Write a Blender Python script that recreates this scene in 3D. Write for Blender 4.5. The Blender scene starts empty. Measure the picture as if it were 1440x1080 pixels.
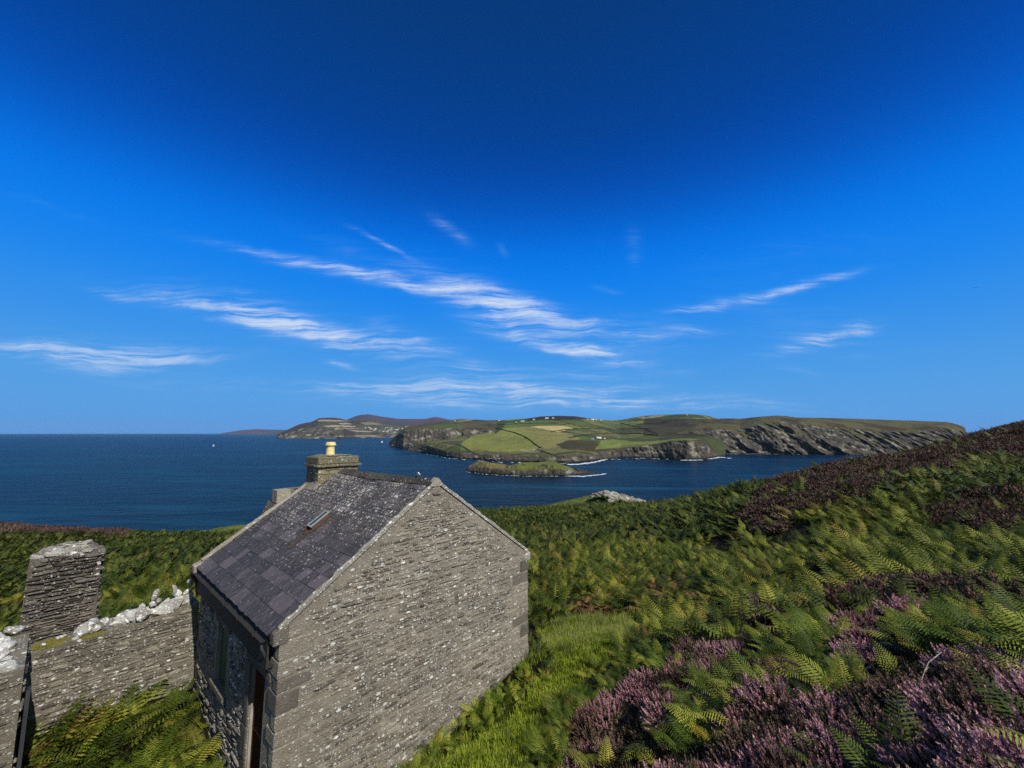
import bpy, bmesh, math, random
import numpy as np
from mathutils import Vector, Matrix, Euler
from math import radians as R

SC = bpy.context.scene
COL = SC.collection
random.seed(7)
RNG = np.random.default_rng(11)

# ------------------------------------------------------------------ camera
SEA = 80.0                       # the camera stands 80 m above the sea
F = 585.0                        # focal length in pixels of the 1440 px wide photograph
TH = math.atan((608.7 - 540.0) / F)
cT, sT = math.cos(TH), math.sin(TH)
cam_d = bpy.data.cameras.new('camera')
cam = bpy.data.objects.new('camera', cam_d)
COL.objects.link(cam)
cam_d.sensor_width = 36.0
cam_d.lens = F / 1440.0 * 36.0
cam_d.clip_start = 0.05
cam_d.clip_end = 120000.0
cam.location = (0, 0, SEA)
cam.rotation_euler = (math.pi / 2 + TH, 0, 0)
SC.camera = cam
SC.render.resolution_x, SC.render.resolution_y = 1024, 768

# ------------------------------------------------------------------ light
SUN_AZ, SUN_EL = 139.0, 43.0      # degrees, clockwise from the view direction (+Y)
sun_d = bpy.data.lights.new('sun', 'SUN')
sun_d.energy = 5.0
sun_d.angle = R(0.53)
sun_d.color = (1.0, 0.95, 0.86)
sun = bpy.data.objects.new('sun', sun_d)
COL.objects.link(sun)
sdir = Vector((math.sin(R(SUN_AZ)) * math.cos(R(SUN_EL)), math.cos(R(SUN_AZ)) * math.cos(R(SUN_EL)), math.sin(R(SUN_EL))))
sun.rotation_euler = sdir.to_track_quat('Z', 'Y').to_euler()
sun.location = (20, -20, 120)

SC.view_settings.view_transform = 'Standard'
SC.view_settings.look = 'None'
SC.view_settings.exposure = 0.0
SC.view_settings.gamma = 1.0
SC.view_settings.use_curve_mapping = False
SC.cycles.max_bounces = 6
SC.cycles.diffuse_bounces = 2
SC.cycles.glossy_bounces = 2
SC.cycles.transmission_bounces = 3
SC.cycles.transparent_max_bounces = 6
SC.cycles.volume_bounces = 0
SC.cycles.use_denoising = False
SC.cycles.use_adaptive_sampling = False


def ray(x, y):
    u = (x - 720.0) / F
    v = (540.0 - y) / F
    return np.array([u, cT - v * sT, sT + v * cT])


def at(x, y, Y):
    """The world point at depth Y in the direction of a photograph pixel."""
    r = ray(x, y)
    return np.array([r[0] / r[1] * Y, Y, SEA + r[2] / r[1] * Y])


def at_rel(x, y, Y, dz=0.0):
    p = at(x, y, Y)
    p[2] += dz
    return p


def sea_depth(y):
    r = ray(720, y)
    return SEA / (-r[2] / r[1])


def proj(P):
    """World points (n,3) -> photograph pixels, used to lay out the ground cover."""
    P = np.asarray(P, float)
    X, Y, Z = P[..., 0], P[..., 1], P[..., 2] - SEA
    f = Y * cT + Z * sT
    up = -Y * sT + Z * cT
    ff = np.where(f > 0.05, f, 0.05)
    return 720 + F * X / ff, 540 - F * up / ff, f


# ------------------------------------------------------------------ world
class NT:
    """A little helper for writing node trees."""
    def __init__(self, tree):
        self.t = tree
        self.n = tree.nodes
        self.l = tree.links

    def node(self, typ, ins=None, **props):
        nd = self.n.new(typ)
        for k, v in props.items():
            setattr(nd, k, v)
        if ins:
            for k, v in ins.items():
                s = nd.inputs[k]
                if isinstance(v, bpy.types.NodeSocket):
                    self.l.new(v, s)
                else:
                    s.default_value = v
        return nd

    def math(self, op, a, b=0.0, c=None, clamp=False):
        nd = self.node('ShaderNodeMath', operation=op, use_clamp=clamp)
        for i, v in enumerate((a, b) if c is None else (a, b, c)):
            if isinstance(v, bpy.types.NodeSocket):
                self.l.new(v, nd.inputs[i])
            else:
                nd.inputs[i].default_value = v
        return nd.outputs[0]

    def vmath(self, op, a, b=None, scale=None):
        nd = self.node('ShaderNodeVectorMath', operation=op)
        for i, v in enumerate((a, b)):
            if v is None:
                continue
            if isinstance(v, bpy.types.NodeSocket):
                self.l.new(v, nd.inputs[i])
            else:
                nd.inputs[i].default_value = v
        if scale is not None:
            if isinstance(scale, bpy.types.NodeSocket):
                self.l.new(scale, nd.inputs['Scale'])
            else:
                nd.inputs['Scale'].default_value = scale
        return nd

    def mix(self, fac, a, b, typ='MIX'):
        nd = self.node('ShaderNodeMix', data_type='RGBA', blend_type=typ)
        for s, v in ((nd.inputs[0], fac), (nd.inputs[6], a), (nd.inputs[7], b)):
            if isinstance(v, bpy.types.NodeSocket):
                self.l.new(v, s)
            else:
                s.default_value = v if not isinstance(v, tuple) or len(v) == 4 else (*v, 1)
        return nd.outputs[2]

    def ramp(self, fac, a, b, smooth=False):
        """Map fac from [a,b] to [0,1]."""
        nd = self.node('ShaderNodeMapRange', {'From Min': a, 'From Max': b}, clamp=True,
                       interpolation_type='SMOOTHSTEP' if smooth else 'LINEAR')
        self.l.new(fac, nd.inputs[0])
        return nd.outputs[0]

    def noise(self, vec, scale, detail=4, rough=0.55, dist=0.0):
        return self.node('ShaderNodeTexNoise', {'Vector': vec, 'Scale': scale, 'Detail': detail,
                                                'Roughness': rough, 'Distortion': dist}).outputs[0]

    def vor(self, vec, scale, feature='F1', rnd=1.0):
        return self.node('ShaderNodeTexVoronoi', {'Vector': vec, 'Scale': scale, 'Randomness': rnd}, feature=feature)

    def mapping(self, vec, loc=(0, 0, 0), rot=(0, 0, 0), scale=(1, 1, 1)):
        return self.node('ShaderNodeMapping', {'Vector': vec, 'Location': loc, 'Rotation': rot, 'Scale': scale}).outputs[0]


world = bpy.data.worlds.new('World')
SC.world = world
world.use_nodes = True
wn = NT(world.node_tree)
for n_ in list(wn.n):
    wn.n.remove(n_)
sky = wn.node('ShaderNodeTexSky', sky_type='NISHITA', sun_disc=False, sun_elevation=R(SUN_EL), sun_rotation=R(SUN_AZ),
              altitude=80.0, air_density=1.0, dust_density=0.25, ozone_density=2.5)
# the polarised, deep blue rendering of the photograph: one tone curve over the whole sky
sg = wn.node('ShaderNodeSeparateColor', {'Color': sky.outputs[0]}).outputs[1]
sg = wn.math('DIVIDE', wn.math('LOGARITHM', wn.math('MAXIMUM', sg, 1.0), math.e), 2.08, clamp=True)
sz_ = wn.node('ShaderNodeSeparateXYZ', {'Vector': wn.node('ShaderNodeTexCoord').outputs['Generated']}).outputs[2]
el_ = wn.math('MULTIPLY', wn.math('EXPONENT', wn.math('MULTIPLY', wn.math('MAXIMUM', sz_, 0.0), -3.0)), 0.94)
sg = wn.math('ADD', wn.math('MULTIPLY', sg, 0.10), wn.math('MULTIPLY', el_, 0.90))
curve = wn.node('ShaderNodeValToRGB', {'Fac': sg})
cr = curve.color_ramp
cr.interpolation = 'B_SPLINE'
def lin(r, g, b, k=1.0):
    f = lambda c: c / 12.92 if c <= 0.04045 else ((c + 0.055) / 1.055) ** 2.4
    return (f(r / 255) * k, f(g / 255) * k, f(b / 255) * k, 1.0)
SKY_STOPS = [(0.0, (5, 46, 98)), (0.085, (5, 54, 112)), (0.155, (0, 65, 150)), (0.195, (0, 74, 172)), (0.24, (0, 95, 203)), (0.29, (0, 118, 232)),
             (0.36, (12, 129, 238)), (0.46, (38, 140, 236)), (0.62, (70, 154, 232)), (0.80, (90, 163, 228)), (0.94, (84, 152, 226)), (1.0, (72, 140, 222))]
cr.elements[0].position, cr.elements[0].color = SKY_STOPS[0][0], lin(*SKY_STOPS[0][1])
cr.elements[1].position, cr.elements[1].color = SKY_STOPS[-1][0], lin(*SKY_STOPS[-1][1])
for p_, c_ in SKY_STOPS[1:-1]:
    e_ = cr.elements.new(p_)
    e_.color = lin(*c_)
sky_col = wn.vmath('SCALE', curve.outputs[0], scale=10.0).outputs[0]
# towards the sun, behind the camera, the sky is the ordinary paler one
sy_ = wn.node('ShaderNodeSeparateXYZ', {'Vector': wn.node('ShaderNodeTexCoord').outputs['Generated']}).outputs[1]
sky_col = wn.mix(wn.ramp(sy_, 0.42, -0.25, True), sky_col, sky.outputs[0])
# cirrus: faint streaks of ice cloud laid out by direction
wdir = wn.node('ShaderNodeTexCoord').outputs['Generated']
sx = wn.node('ShaderNodeSeparateXYZ', {'Vector': wdir})
dy = wn.math('MAXIMUM', sx.outputs[1], 0.08)
qx = wn.math('DIVIDE', sx.outputs[0], dy)
qz = wn.math('DIVIDE', sx.outputs[2], dy)
q = wn.node('ShaderNodeCombineXYZ', {'X': qx, 'Y': qz, 'Z': 0.0}).outputs[0]
warp = wn.node('ShaderNodeTexNoise', {'Vector': q, 'Scale': 3.2, 'Detail': 3.0, 'Roughness': 0.6}).outputs[1]
warp = wn.vmath('SUBTRACT', warp, (0.5, 0.5, 0.5)).outputs[0]
qw = wn.vmath('ADD', q, wn.vmath('SCALE', warp, scale=0.07).outputs[0]).outputs[0]
qs = wn.node('ShaderNodeSeparateXYZ', {'Vector': qw})
fib_a = wn.noise(wn.mapping(qw, rot=(0, 0, R(15)), scale=(2.4, 34.0, 1)), 1.7, 8, 0.70, 0.15)
fib_b = wn.noise(wn.mapping(qw, rot=(0, 0, R(-17)), scale=(2.4, 34.0, 1)), 1.7, 8, 0.70, 0.15)
rt_ = wn.ramp(qx, 0.30, 0.42)
fib = wn.math('ADD', wn.math('MULTIPLY', fib_b, rt_), wn.math('MULTIPLY', fib_a, wn.math('SUBTRACT', 1.0, rt_)))
fib = wn.ramp(fib, 0.38, 0.76)
fib = wn.math('MULTIPLY', fib, wn.ramp(wn.noise(qw, 5.0, 6, 0.7), 0.18, 0.52))
# (pixel ends, half width in pixels, strength) of each wisp
WISPS = [((330, 352), (800, 452), 15, 1.0), ((590, 385), (800, 455), 26, 0.75), ((640, 400), (690, 470), 40, 0.30),
         ((190, 412), (610, 500), 20, 0.85), ((330, 420), (470, 475), 22, 0.40), ((-40, 490), (310, 500), 17, 0.75),
         ((40, 505), (180, 512), 18, 0.30), ((700, 470), (950, 520), 12, 0.42), ((760, 485), (870, 495), 10, 0.65),
         ((1000, 430), (1210, 385), 11, 0.75), ((1060, 500), (1260, 448), 15, 0.60), ((935, 440), (1010, 436), 9, 0.55),
         ((490, 322), (575, 365), 7, 0.60), ((125, 405), (190, 418), 9, 0.35), ((885, 320), (890, 378), 18, 0.20),
         ((600, 300), (668, 350), 18, 0.12), ((0, 268), (150, 315), 7, 0.12), ((820, 440), (1000, 470), 20, 0.22),
         ((300, 542), (900, 546), 15, 0.42), ((600, 520), (1000, 530), 22, 0.26), ((640, 500), (760, 560), 26, 0.30), 
         ((400, 562), (1300, 575), 20, 0.30), ((700, 340), (715, 360), 12, 0.20), ((950, 385), (1300, 330), 30, 0.10)]
total = None
WISPS += [((560, 375), (860, 500), 42, 0.24), ((170, 395), (640, 520), 38, 0.30), ((1000, 420), (1290, 500), 42, 0.20), ((-60, 475), (330, 520), 36, 0.30),
          ((480, 535), (1020, 560), 26, 0.28), ((420, 330), (640, 420), 26, 0.16), ((700, 460), (980, 500), 30, 0.34), ((420, 550), (1060, 572), 24, 0.42), ((455, 505), (505, 516), 7, 0.6), ((520, 450), (640, 500), 20, 0.36),
          ((835, 405), (872, 413), 7, 0.5), ((750, 440), (905, 472), 18, 0.36), ((870, 472), (1015, 468), 12, 0.42), ((1080, 515), (1160, 522), 12, 0.3), ((600, 300), (660, 345), 14, 0.2),
          ((685, 430), (735, 470), 16, 0.4)]
for (ax, ay), (bx_, by_), hw, st in WISPS:
    ra, rb = ray(ax, ay), ray(bx_, by_)
    a = np.array([ra[0] / ra[1], ra[2] / ra[1]])
    b = np.array([rb[0] / rb[1], rb[2] / rb[1]])
    m = (a + b) / 2
    L = np.linalg.norm(b - a) / 2 * 1.12
    w_ = hw * (0.72 if hw < 28 else 1.0) / F * (1.0 + 0.25 * m @ m)
    ang = math.atan2(b[1] - a[1], b[0] - a[0])
    ca, sa = math.cos(ang), math.sin(ang)
    # along = ca*x + sa*y ; across = -sa*x + ca*y
    al = wn.math('MULTIPLY_ADD', qs.outputs[0], ca / L, wn.math('MULTIPLY_ADD', qs.outputs[1], sa / L, -(ca * m[0] + sa * m[1]) / L))
    ac = wn.math('MULTIPLY_ADD', qs.outputs[0], -sa / w_, wn.math('MULTIPLY_ADD', qs.outputs[1], ca / w_, -(-sa * m[0] + ca * m[1]) / w_))
    r2 = wn.math('ADD', wn.math('POWER', wn.math('ABSOLUTE', al), 2.6), wn.math('MULTIPLY', ac, ac))
    g = wn.math('EXPONENT', wn.math('MULTIPLY', r2, -1.5))
    g = wn.math('MULTIPLY', g, st)
    total = g if total is None else wn.math('ADD', total, g)
fwd = wn.ramp(sx.outputs[1], 0.08, 0.25)
cl = wn.math('MULTIPLY', wn.math('MULTIPLY', total, wn.math('MULTIPLY_ADD', fib, 0.92, 0.08)), fwd)
cl = wn.math('MULTIPLY', cl, 1.35, clamp=True)
cloud_col = wn.mix(wn.ramp(cl, 0.0, 0.45), (0.5, 3.5, 8.3, 1), (5.6, 6.9, 9.0, 1))
sky_cl = wn.mix(cl, sky_col, cloud_col)
bg = wn.node('ShaderNodeBackground', {'Color': sky_cl, 'Strength': 0.1})
wo = wn.node('ShaderNodeOutputWorld', {'Surface': bg.outputs[0]})

# ------------------------------------------------------------------ shared helpers
def hash3(ix, iy, iz, seed=0):
    h = (ix * 374761393 + iy * 668265263 + iz * 2147483647 + seed * 974711) & 0xFFFFFFFF
    h = ((h ^ (h >> 13)) * 1274126177) & 0xFFFFFFFF
    h = (h ^ (h >> 16)) & 0xFFFFFFFF
    return h / 4294967295.0


def vnoise(x, y, z=0.0, seed=0):
    """Smooth value noise in [-1, 1] for arrays."""
    x, y, z = np.broadcast_arrays(np.asarray(x, float), np.asarray(y, float), np.asarray(z, float))
    xi, yi, zi = np.floor(x).astype(np.int64), np.floor(y).astype(np.int64), np.floor(z).astype(np.int64)
    fx, fy, fz = x - xi, y - yi, z - zi
    fx, fy, fz = fx * fx * (3 - 2 * fx), fy * fy * (3 - 2 * fy), fz * fz * (3 - 2 * fz)
    r = 0
    for dx in (0, 1):
        for dy_ in (0, 1):
            for dz in (0, 1):
                w = (fx if dx else 1 - fx) * (fy if dy_ else 1 - fy) * (fz if dz else 1 - fz)
                r = r + w * hash3(xi + dx, yi + dy_, zi + dz, seed)
    return r * 2 - 1


def fbm(x, y, z=0.0, oct_=4, seed=0, gain=0.5):
    a, s, t = 1.0, 0.0, 0.0
    f = 1.0
    for k in range(oct_):
        s = s + a * vnoise(np.asarray(x) * f, np.asarray(y) * f, np.asarray(z) * f, seed + k * 17)
        t += a
        a *= gain
        f *= 2.03
    return s / t


def ridged(x, y, z=0.0, oct_=4, seed=0):
    a, s, t, f = 1.0, 0.0, 0.0, 1.0
    for k in range(oct_):
        s = s + a * (1 - 2 * np.abs(vnoise(np.asarray(x) * f, np.asarray(y) * f, np.asarray(z) * f, seed + k * 13)))
        t += a
        a *= 0.5
        f *= 2.1
    return s / t


def mesh(name, verts, faces, mat=None, smooth=False, cols=None, tone=None):
    me = bpy.data.meshes.new(name)
    me.from_pydata([tuple(v) for v in verts], [], [tuple(f) for f in faces])
    if mat is not None:
        for m in (mat if isinstance(mat, (list, tuple)) else [mat]):
            me.materials.append(m)
    if smooth:
        me.polygons.foreach_set('use_smooth', [True] * len(me.polygons))
    if cols is not None:
        at_ = me.color_attributes.new('tint', 'FLOAT_COLOR', 'POINT')
        c = np.ones((len(verts), 4), np.float32)
        c[:, :3] = cols
        at_.data.foreach_set('color', c.ravel())
    if tone is not None:
        ta = me.attributes.new('tone', 'FLOAT', 'POINT')
        ta.data.foreach_set('value', np.asarray(tone, np.float32))
    me.update()
    return me


def link(name, me, parent=None, loc=(0, 0, 0), rot=(0, 0, 0), scale=(1, 1, 1), **props):
    o = bpy.data.objects.new(name, me)
    COL.objects.link(o)
    o.location = loc
    o.rotation_euler = rot
    o.scale = scale
    if parent is not None:
        o.parent = parent
    for k, v in props.items():
        o[k] = v
    return o


def tag(o, label=None, category=None, group=None, kind=None):
    for k, v in (('label', label), ('category', category), ('group', group), ('kind', kind)):
        if v is not None:
            o[k] = v
    return o


def grid_faces(nu, nv):
    """Faces of a grid whose vertex index is i * nv + j."""
    i, j = np.meshgrid(np.arange(nu - 1), np.arange(nv - 1), indexing='ij')
    a = (i * nv + j).ravel()
    return np.stack([a, a + nv, a + nv + 1, a + 1], 1)


class MB:
    """Collects boxes, prisms, tubes and loose faces into one mesh."""
    def __init__(self):
        self.v, self.f, self.tone = [], [], []

    def add(self, verts, faces, tone=0.5):
        n = len(self.v)
        self.v += [tuple(p) for p in verts]
        self.tone += [tone] * len(verts)
        self.f += [tuple(i + n for i in f) for f in faces]

    def box(self, x0, x1, y0, y1, z0, z1, tone=0.5):
        self.add([(x0, y0, z0), (x1, y0, z0), (x1, y1, z0), (x0, y1, z0), (x0, y0, z1), (x1, y0, z1), (x1, y1, z1), (x0, y1, z1)],
                 [(0, 3, 2, 1), (4, 5, 6, 7), (0, 1, 5, 4), (1, 2, 6, 5), (2, 3, 7, 6), (3, 0, 4, 7)], tone)

    def prism(self, poly, axis, a, b, tone=0.5):
        """Extrude a polygon given in the two other axes from a to b along axis."""
        def p3(p, t):
            l = list(p)
            l.insert(axis, t)
            return tuple(l)
        n = len(poly)
        self.add([p3(p, a) for p in poly] + [p3(p, b) for p in poly],
                 [tuple(range(n))[::-1], tuple(range(n, 2 * n))] + [(i, (i + 1) % n, n + (i + 1) % n, n + i) for i in range(n)], tone)

    def tube(self, pts, rad, n=8, tone=0.5, cap=True):
        pts = [Vector(p) for p in pts]
        rad = rad if isinstance(rad, (list, tuple)) else [rad] * len(pts)
        base = len(self.v)
        ref = Vector((0.13, 0.21, 0.97)).normalized()
        for k, p in enumerate(pts):
            d = (pts[min(k + 1, len(pts) - 1)] - pts[max(k - 1, 0)]).normalized()
            if abs(d.dot(ref)) > 0.95:
                ref = Vector((1, 0.1, 0)).normalized()
            a = d.cross(ref).normalized()
            b = d.cross(a).normalized()
            for i in range(n):
                t = 2 * math.pi * i / n
                self.v.append(tuple(p + (a * math.cos(t) + b * math.sin(t)) * rad[k]))
                self.tone.append(tone)
        for k in range(len(pts) - 1):
            for i in range(n):
                j = (i + 1) % n
                self.f.append((base + k * n + i, base + k * n + j, base + (k + 1) * n + j, base + (k + 1) * n + i))
        if cap:
            self.f.append(tuple(base + i for i in range(n)))
            self.f.append(tuple(base + (len(pts) - 1) * n + i for i in reversed(range(n))))

    def build(self, name, mat, parent=None, smooth=False, **kw):
        me = mesh(name, self.v, self.f, mat, smooth, tone=self.tone)
        bm = bmesh.new()
        bm.from_mesh(me)
        bmesh.ops.recalc_face_normals(bm, faces=bm.faces)
        bm.to_mesh(me)
        bm.free()
        return link(name, me, parent, **kw)


MATS = {}


def material(name):
    m = bpy.data.materials.new(name)
    m.use_nodes = True
    t = NT(m.node_tree)
    for n_ in list(t.n):
        t.n.remove(n_)
    MATS[name] = m
    return m, t


def finish(t, color, rough=0.9, height=None, bump=0.5, dist=0.02, spec=0.3, extra=None):
    ins = {'Base Color': color, 'Roughness': rough, 'Specular IOR Level': spec}
    if extra:
        ins.update(extra)
    b = t.node('ShaderNodeBsdfPrincipled', ins)
    if height is not None:
        bp = t.node('ShaderNodeBump', {'Strength': bump, 'Distance': dist, 'Height': height})
        t.l.new(bp.outputs[0], b.inputs['Normal'])
    t.node('ShaderNodeOutputMaterial', {'Surface': b.outputs[0]})
    return b


def pos(t):
    return t.node('ShaderNodeNewGeometry').outputs['Position']


def attr(t, name, out='Fac'):
    return t.node('ShaderNodeAttribute', attribute_name=name).outputs[out]


# ------------------------------------------------------------------ sea
m, t = material('sea_water')
p = pos(t)
lanes = t.noise(t.mapping(p, rot=(0, 0, R(-8)), scale=(0.0011, 0.0045, 1)), 1.0, 5, 0.62, 0.6)
lanes2 = t.noise(t.mapping(p, rot=(0, 0, R(6)), scale=(0.006, 0.030, 1)), 1.0, 4, 0.6, 0.3)
lane = t.math('ADD', t.math('MULTIPLY', lanes, 0.65), t.math('MULTIPLY', lanes2, 0.35))
lane = t.ramp(lane, 0.49, 0.62)
deep = t.mix(lane, (0.0005, 0.0070, 0.0120, 1), (0.008, 0.050, 0.078, 1))
w1 = t.noise(t.mapping(p, rot=(0, 0, R(12)), scale=(0.14, 0.42, 1)), 1.0, 5, 0.62)
w2 = t.noise(t.mapping(p, rot=(0, 0, R(-20)), scale=(0.03, 0.07, 1)), 1.0, 3, 0.55)
hgt = t.math('ADD', t.math('MULTIPLY', w1, 0.9), t.math('MULTIPLY', w2, 2.6))
hgt = t.math('MULTIPLY', hgt, t.math('MULTIPLY_ADD', lane, -0.75, 1.25))
rgh = t.math('MULTIPLY_ADD', lane, 0.10, 0.30)
finish(t, deep, rgh, hgt, 1.0, 2.4, 0.15, {'IOR': 1.33, 'Specular Tint': (0.45, 0.62, 0.52, 1)})
sea_x = np.concatenate([-np.geomspace(42000, 40, 60), [0], np.geomspace(40, 42000, 60)])
sea_y = np.concatenate([[-3000, -400], np.linspace(-100, 400, 12), np.geomspace(450, 42000, 80)])
gx, gy = np.meshgrid(sea_x, sea_y, indexing='ij')
V = np.stack([gx, gy, np.zeros_like(gx)], -1).reshape(-1, 3)
tag(link('sea', mesh('sea', V, grid_faces(len(sea_x), len(sea_y)), m)), 'deep blue open sea with long wind streaks around the islet and headlands',
    'sea', kind='structure')

# ------------------------------------------------------------------ far land
m_land, t = material('headland_ground')
p = pos(t)
c = attr(t, 'tint', 'Color')
n1 = t.noise(p, 0.03, 6, 0.65)
n2 = t.noise(t.mapping(p, scale=(1, 1, 2.2)), 0.16, 5, 0.7)
c = t.mix(t.ramp(n2, 0.35, 0.7), c, t.vmath('SCALE', c, scale=1.5).outputs[0])
c = t.mix(t.math('MULTIPLY', t.ramp(n1, 0.62, 0.40), 0.55), c, t.vmath('SCALE', c, scale=0.55).outputs[0])
finish(t, c, 0.95, t.math('ADD', n2, t.math('MULTIPLY', n1, 2)), 0.9, 5.0, 0.15)

m_stone_far, t = material('far_stone')
finish(t, (0.22, 0.20, 0.17, 1), 0.9)


def inpoly(px, py, poly):
    px, py = np.asarray(px), np.asarray(py)
    r = np.zeros(px.shape, bool)
    n = len(poly)
    for i in range(n):
        x0, y0 = poly[i]
        x1, y1 = poly[(i + 1) % n]
        if y0 == y1:
            continue
        cnd = ((y0 > py) != (y1 > py)) & (px < (x1 - x0) * (py - y0) / (y1 - y0) + x0)
        r ^= cnd
    return r


GRASS_COLS = np.array([(0.095, 0.115, 0.030), (0.07, 0.10, 0.026), (0.125, 0.12, 0.045), (0.065, 0.062, 0.028), (0.14, 0.15, 0.04), (0.05, 0.062, 0.022)])


def field_cells(X, Y, sx_, sy_, seed, ang=0.4):
    """An index per patchwork field, in plan."""
    wx = X + 40 * vnoise(X / 300, Y / 300, 0, seed)
    wy = Y + 60 * vnoise(X / 300, Y / 300, 5, seed + 1)
    a, b = math.cos(ang), math.sin(ang)
    u, v = (wx * a + wy * b) / sx_, (-wx * b + wy * a) / sy_
    v = v + 0.4 * np.floor(u)
    edge = np.minimum(np.abs(u - np.round(u)) * sx_, np.abs(v - np.round(v)) * sy_)
    return np.floor(u).astype(np.int64), np.floor(v).astype(np.int64), edge


SHEETS = {}


def land_sheet(name, knots, step, nrow, color_fn, rough_fn, seed, label, cat='headland', kind='structure', back=None):
    """knots: list of (px, [(py, depth), ...]) from the waterline to the skyline."""
    ks = sorted(knots, key=lambda k: k[0])
    xs = np.arange(ks[0][0], ks[-1][0] + 1e-6, step)
    K = len(ks[0][1])
    kx = np.array([k[0] for k in ks], float)
    py = np.stack([np.interp(xs, kx, [k[1][i][0] for k in ks]) for i in range(K)], 1)
    dd = np.stack([np.interp(xs, kx, [k[1][i][1] for k in ks]) for i in range(K)], 1)
    tt = np.linspace(0, K - 1, nrow)
    i0 = np.minimum(tt.astype(int), K - 2)
    fr = tt - i0
    PY = py[:, i0] * (1 - fr) + py[:, i0 + 1] * fr
    DD = dd[:, i0] * (1 - fr) + dd[:, i0 + 1] * fr
    PX = np.repeat(xs[:, None], nrow, 1)
    u = (PX - 720) / F
    v = (540 - PY) / F
    ry = cT - v * sT
    rz = sT + v * cT
    X = u / ry * DD
    Y = DD.copy()
    Z = SEA + rz / ry * DD
    TT = np.repeat((tt / (K - 1))[None], len(xs), 0)
    dX, dZ, rockness = rough_fn(X, Y, Z, PX, PY, TT, seed)
    Z0 = Z.copy()
    k = 1 + dX / np.hypot(X, Y)
    X, Y = X * k, Y * k
    Z = Z + dZ
    # keep the foot in the water
    Z[:, 0] = -3.0
    # the far side drops away behind the skyline
    nb = 4
    for j in range(nb):
        kk = 1 + 0.10 * (j + 1)
        X = np.concatenate([X, X[:, nrow - 1:nrow] * kk], 1)
        Y = np.concatenate([Y, Y[:, nrow - 1:nrow] * kk], 1)
        Z = np.concatenate([Z, Z[:, nrow - 1:nrow] * (1 - 0.28 * (j + 1)) - 4], 1)
        PX = np.concatenate([PX, PX[:, -1:]], 1)
        PY = np.concatenate([PY, PY[:, -1:]], 1)
        TT = np.concatenate([TT, TT[:, -1:]], 1)
        rockness = np.concatenate([rockness, rockness[:, -1:]], 1)
    cols = color_fn(X, Y, Z, PX, PY, TT, rockness)
    SHEETS[name + str(seed)] = (xs, X, Y, Z, PY)
    me = mesh(name, np.stack([X, Y, Z], -1).reshape(-1, 3), grid_faces(X.shape[0], X.shape[1]), m_land, True, cols=cols.reshape(-1, 3))
    return tag(link(name, me), label, cat, kind=kind)


def mixc(a, b, f):
    return a * (1 - f[..., None]) + np.asarray(b) * f[..., None]


def sstep(x, a, b):
    t_ = np.clip((x - a) / (b - a), 0, 1)
    return t_ * t_ * (3 - 2 * t_)


def rough_cliff(amp, sc, rock_end, lo=0.6):
    """Gullies and buttresses that run down the cliff, fading out on the turf above."""
    def fn(X, Y, Z, PX, PY, TT, seed):
        rk = 1 - sstep(TT, rock_end - 0.10, rock_end + 0.12) if np.isscalar(rock_end) else 1 - sstep(TT - rock_end(PX), -0.10, 0.12)
        az = np.arctan2(X, Y) * np.hypot(X, Y)
        g = ridged(az / sc + Z / (sc * 9.0) + 0.35 * vnoise(az / sc * .5, Z / 40.0, 2, seed), Z / (sc * 3.2), 0, 5, seed)
        g2 = fbm(az / (sc * 2.7) + Z / (sc * 12), Z / (sc * 4), 3, 4, seed + 5)
        g3 = fbm(az / (sc * 0.22), Z / (sc * 0.16), 1, 3, seed + 9)
        d = -(g * 0.6 + g2 * 0.9 + g3 * 0.16) * amp * rk
        dz = fbm(X / 60, Y / 90, 0, 4, seed + 3) * 1.6 * (1 - rk) * lo + g3 * amp * 0.08 * rk
        foot = sstep(TT, 0.0, 0.06)
        return d * (0.55 + 0.45 * foot), dz * foot, rk
    return fn


ROCK = np.array((0.070, 0.062, 0.050))
ROCK_L = np.array((0.24, 0.22, 0.17))
ROCK_D = np.array((0.022, 0.020, 0.018))


def rock_cols(X, Y, Z, seed):
    az = np.arctan2(X, Y) * np.hypot(X, Y)
    a = fbm(az / 22, Z / 9, 0, 4, seed)
    b = fbm(az / 9 + Z / 11, Z / 14, 2, 3, seed + 4)
    c = mixc(np.broadcast_to(ROCK, X.shape + (3,)), ROCK_L, sstep(a, 0.1, 0.55))
    c = mixc(c, ROCK_D, sstep(b, 0.05, 0.5) * 0.8)
    c = mixc(c, (0.03, 0.028, 0.024), 1 - sstep(Z, 2.0, 6.0))      # the wet, weed-covered tide line
    return c


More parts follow.
